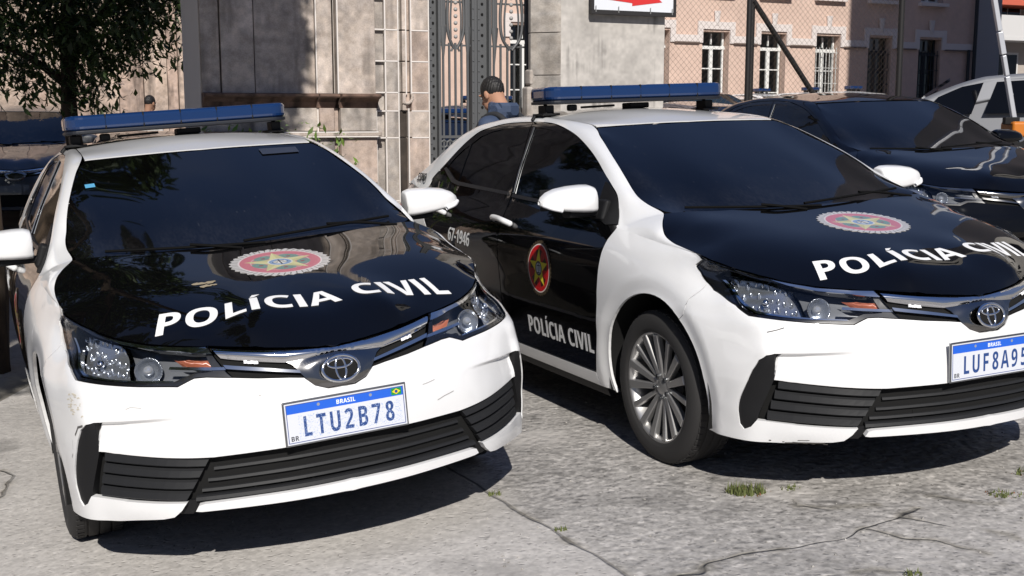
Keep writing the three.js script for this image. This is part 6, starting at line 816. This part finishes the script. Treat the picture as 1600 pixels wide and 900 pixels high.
function makePerson(label, pos, turn, o) {
  const t = thing('person', label, 'person', pos, turn), skin = o.skin, H = o.h / 1.76, nod = o.nod;
  const nb = [0, 1.45, -.01], hc = [0, 1.45 + .17 * Math.cos(nod * .6), .02 + .19 * Math.sin(nod)];
  const bones = []; const B = (a, b, r0, r1, k = .04) => bones.push([a, b, r0, r1, k]);
  for (const s of [-1, 1]) { B([s * .095, .93, 0], [s * .10, .50, .02], .092, .062); B([s * .10, .50, .02], [s * .105, .09, -.02], .062, .042); B([s * .105, .055, -.04], [s * .115, .04, .15], .045, .034);
    const e = [s * .235, 1.12, .0], w = o.arms ? [s * .10, 1.08, .26] : [s * .25, .86, .07]; B([s * .175, 1.385, -.01], e, .068, .050); B(e, w, .050, .036); }
  B([0, .96, 0], [0, 1.12, .01], .135, .135, .08); B([0, 1.12, .01], [0, 1.31, .0], .138, .150, .08); B([-.10, 1.36, -.01], [.10, 1.36, -.01], .085, .085, .08); B([0, 1.36, -.015], [hc[0], hc[1] - .03, hc[2] - .02], .068, .055, .04);
  const body = p => { p.y /= H; const q = V(p.x, p.y, p.z * (p.y > .9 && p.y < 1.40 ? 1.22 : 1)); let d = 9; for (const [a, b, r0, r1, k] of bones) d = smin(d, cap(q, a, b, r0, r1), k); if (o.hood) d = smin(d, Math.max(Math.hypot(Math.hypot(q.x, (q.z + .02) * 1.0) - .082, (q.y - 1.50 - .25 * (q.z < 0 ? -q.z * .2 : q.z * -.4)) * .7) - .044, 0) , .02); p.y *= H; return d * .9; };
  const handOf = s => { const w = o.arms ? V(s * .10, 1.08, .26) : V(s * .25, .86, .07), dir = o.arms ? V(-s * .25, .05, 1).normalize() : V(0, -1, .15).normalize(), side = V(s, 0, 0); const up = dir.clone().cross(side).normalize(); const pt = (f, l, u) => { const q = w.clone().addScaledVector(dir, f).addScaledVector(side, l).addScaledVector(up, u); return [q.x, q.y, q.z]; }; const L = [[pt(.0, 0, 0), pt(.08, 0, 0), .03, .034]]; for (let k = 0; k < 4; k++) { const l = -.03 + .02 * k, len = [.062, .074, .078, .066][k]; L.push([pt(.075, l, 0), pt(.075 + len * .55, l * 1.1, -.012), .0095, .009], [pt(.075 + len * .55, l * 1.1, -.012), pt(.075 + len * .9, l * 1.1, -.038), .009, .0078]); } L.push([pt(.02, -.03, -.008), pt(.055, -.055, -.03), .012, .0095], [pt(.055, -.055, -.03), pt(.09, -.05, -.048), .0095, .008]); return L; };
  const hands = [handOf(-1), handOf(1)], handD = (p, L) => { let d = 9; const q = V(p.x, p.y / H, p.z); for (const [a, b, r0, r1] of L) d = smin(d, cap(q, a, b, r0, r1), .006); return d; };
  const Rn = new THREE.Euler(nod, 0, 0), qi = new THREE.Quaternion().setFromEuler(Rn).invert(), HC = V(...hc).multiply(V(1, H, 1));
  const toHead = p => V(p.x, p.y, p.z).sub(HC).applyQuaternion(qi);
  const headD = p => { const q = toHead(p); let d = ell(q, [0, .03, -.012], [.070, .092, .090]); d = smin(d, ell(q, [0, -.055, .03], [.056, .06, .062]), .03); d = smin(d, cap(q, [0, -.02, -.03], [0, -.14, -.055], .058, .056), .03); d = smin(d, cap(q, [0, .012, .083], [0, -.022, .104], .008, .014), .014); for (const s of [-1, 1]) { d = smin(d, ell(q, [s * .078, -.005, -.012], [.012, .032, .02]), .008); d = smin(d, ell(q, [s * .034, .03, .078], [.022, .008, .012]), .012); d = -smin(-d, ell(q, [s * .032, .008, .092], [.016, .009, .012]), .01); } d = smin(d, ell(q, [0, -.062, .083], [.022, .006, .01]), .006); d = smin(d, ell(q, [0, -.075, .08], [.018, .006, .01]), .006); return d; };
  const tintB = p => { const y = p.y / H; if (y < .085) return [.03, .025, .022]; if (y < .98) return o.legs; const r = Math.hypot(p.x, p.z - .0); if (y > (o.hood ? 1.56 : 1.47)) return skin; return o.top; };
  part('body', merge2([sdfMesh(body, V(0, .9, .03), .96, o.far ? 48 : 84, tintB), ...hands.map(L => { const c = L[0][1]; return sdfMesh(p => handD(p, L), V(c[0], c[1] * H, c[2] + (o.arms ? .03 : 0)), .17, o.far ? 24 : 48, () => skin); }), sdfMesh(headD, HC, .2, o.far ? 36 : 72, () => skin)]), std({ vertexColors: true, roughness: .75 }), t);
  const hairD = p => { const q = toHead(p); let d = Math.max(ell(q, [0, .038, -.018], [.079, .099, .098]), -(ell(q, [0, -.02, .085], [.085, .085, .07]))); d = Math.max(d, -(q.y + .035 - .35 * Math.min(0, -q.z - .02) * -1) - (q.z < -.02 ? .02 : 0)); return d - .002 * Math.sin(q.x * 190) * Math.sin(q.y * 170 + q.z * 210); };
  part('hair', sdfMesh(hairD, HC, .17, o.far ? 32 : 64, () => [.008, .0065, .006]), std({ vertexColors: true, roughness: .6 }), t);
  for (const s of [-1, 1]) { const e = new THREE.SphereGeometry(.012, 12, 8); e.translate(s * .032, .008, .076); e.applyQuaternion(new THREE.Quaternion().setFromEuler(Rn)); e.translate(HC.x, HC.y, HC.z); part('eye', e, std({ color: lin(.4, .38, .35), roughness: .3 }), t); }
  return t;
}
function merge2(list) { const pos = [], nor = [], col = []; for (const g0 of list) { const g = g0.index ? g0.toNonIndexed() : g0; pos.push(g.attributes.position.array); nor.push(g.attributes.normal.array); col.push(g.attributes.color.array); } const cat = L => { const n = L.reduce((s, a) => s + a.length, 0), o = new Float32Array(n); let k = 0; for (const a of L) { o.set(a, k); k += a.length; } return new THREE.BufferAttribute(o, 3); }; const g = new THREE.BufferGeometry(); g.setAttribute('position', cat(pos)); g.setAttribute('normal', cat(nor)); g.setAttribute('color', cat(col)); return g; }
{
  const P = [-.075, gY(-.075, -8.62) + .02, -8.62], turn = -2.3;
  makePerson('man in a navy hooded top with head bent down, walking before the iron gate', P, turn, { h: 1.74, nod: .42, arms: true, hood: true, skin: [.42, .22, .14], top: [.035, .055, .105], legs: [.03, .035, .05] });
  const bp = thing('backpack', 'dark backpack worn by the man before the gate', 'backpack', P, turn), m = std({ color: lin(.018, .019, .022), roughness: .8 });
  part('bag', brush(.28, .42, .14, 0, 1.17, -.235, .05), m, bp); part('pocket', brush(.22, .18, .05, 0, 1.06, -.315, .02), m, bp); for (const s of [-1, 1]) { const g = tube([[s * .10, 1.36, -.18], [s * .115, 1.452, -.06], [s * .125, 1.42, .07], [s * .135, 1.25, .145], [s * .15, 1.05, .05], [s * .13, 1.0, -.17]], .022, 30, 8); part('strap', g, m, bp); }
  makePerson('distant dark-haired person in a pale shirt behind the left police car light bar', [-5.80, gY(-5.8, -18.6) + .03, -18.6], 2.7, { h: 1.72, nod: .1, arms: false, hood: false, far: true, skin: [.30, .16, .10], top: [.5, .48, .45], legs: [.03, .03, .04] });
}
renderer.render(scene, camera);
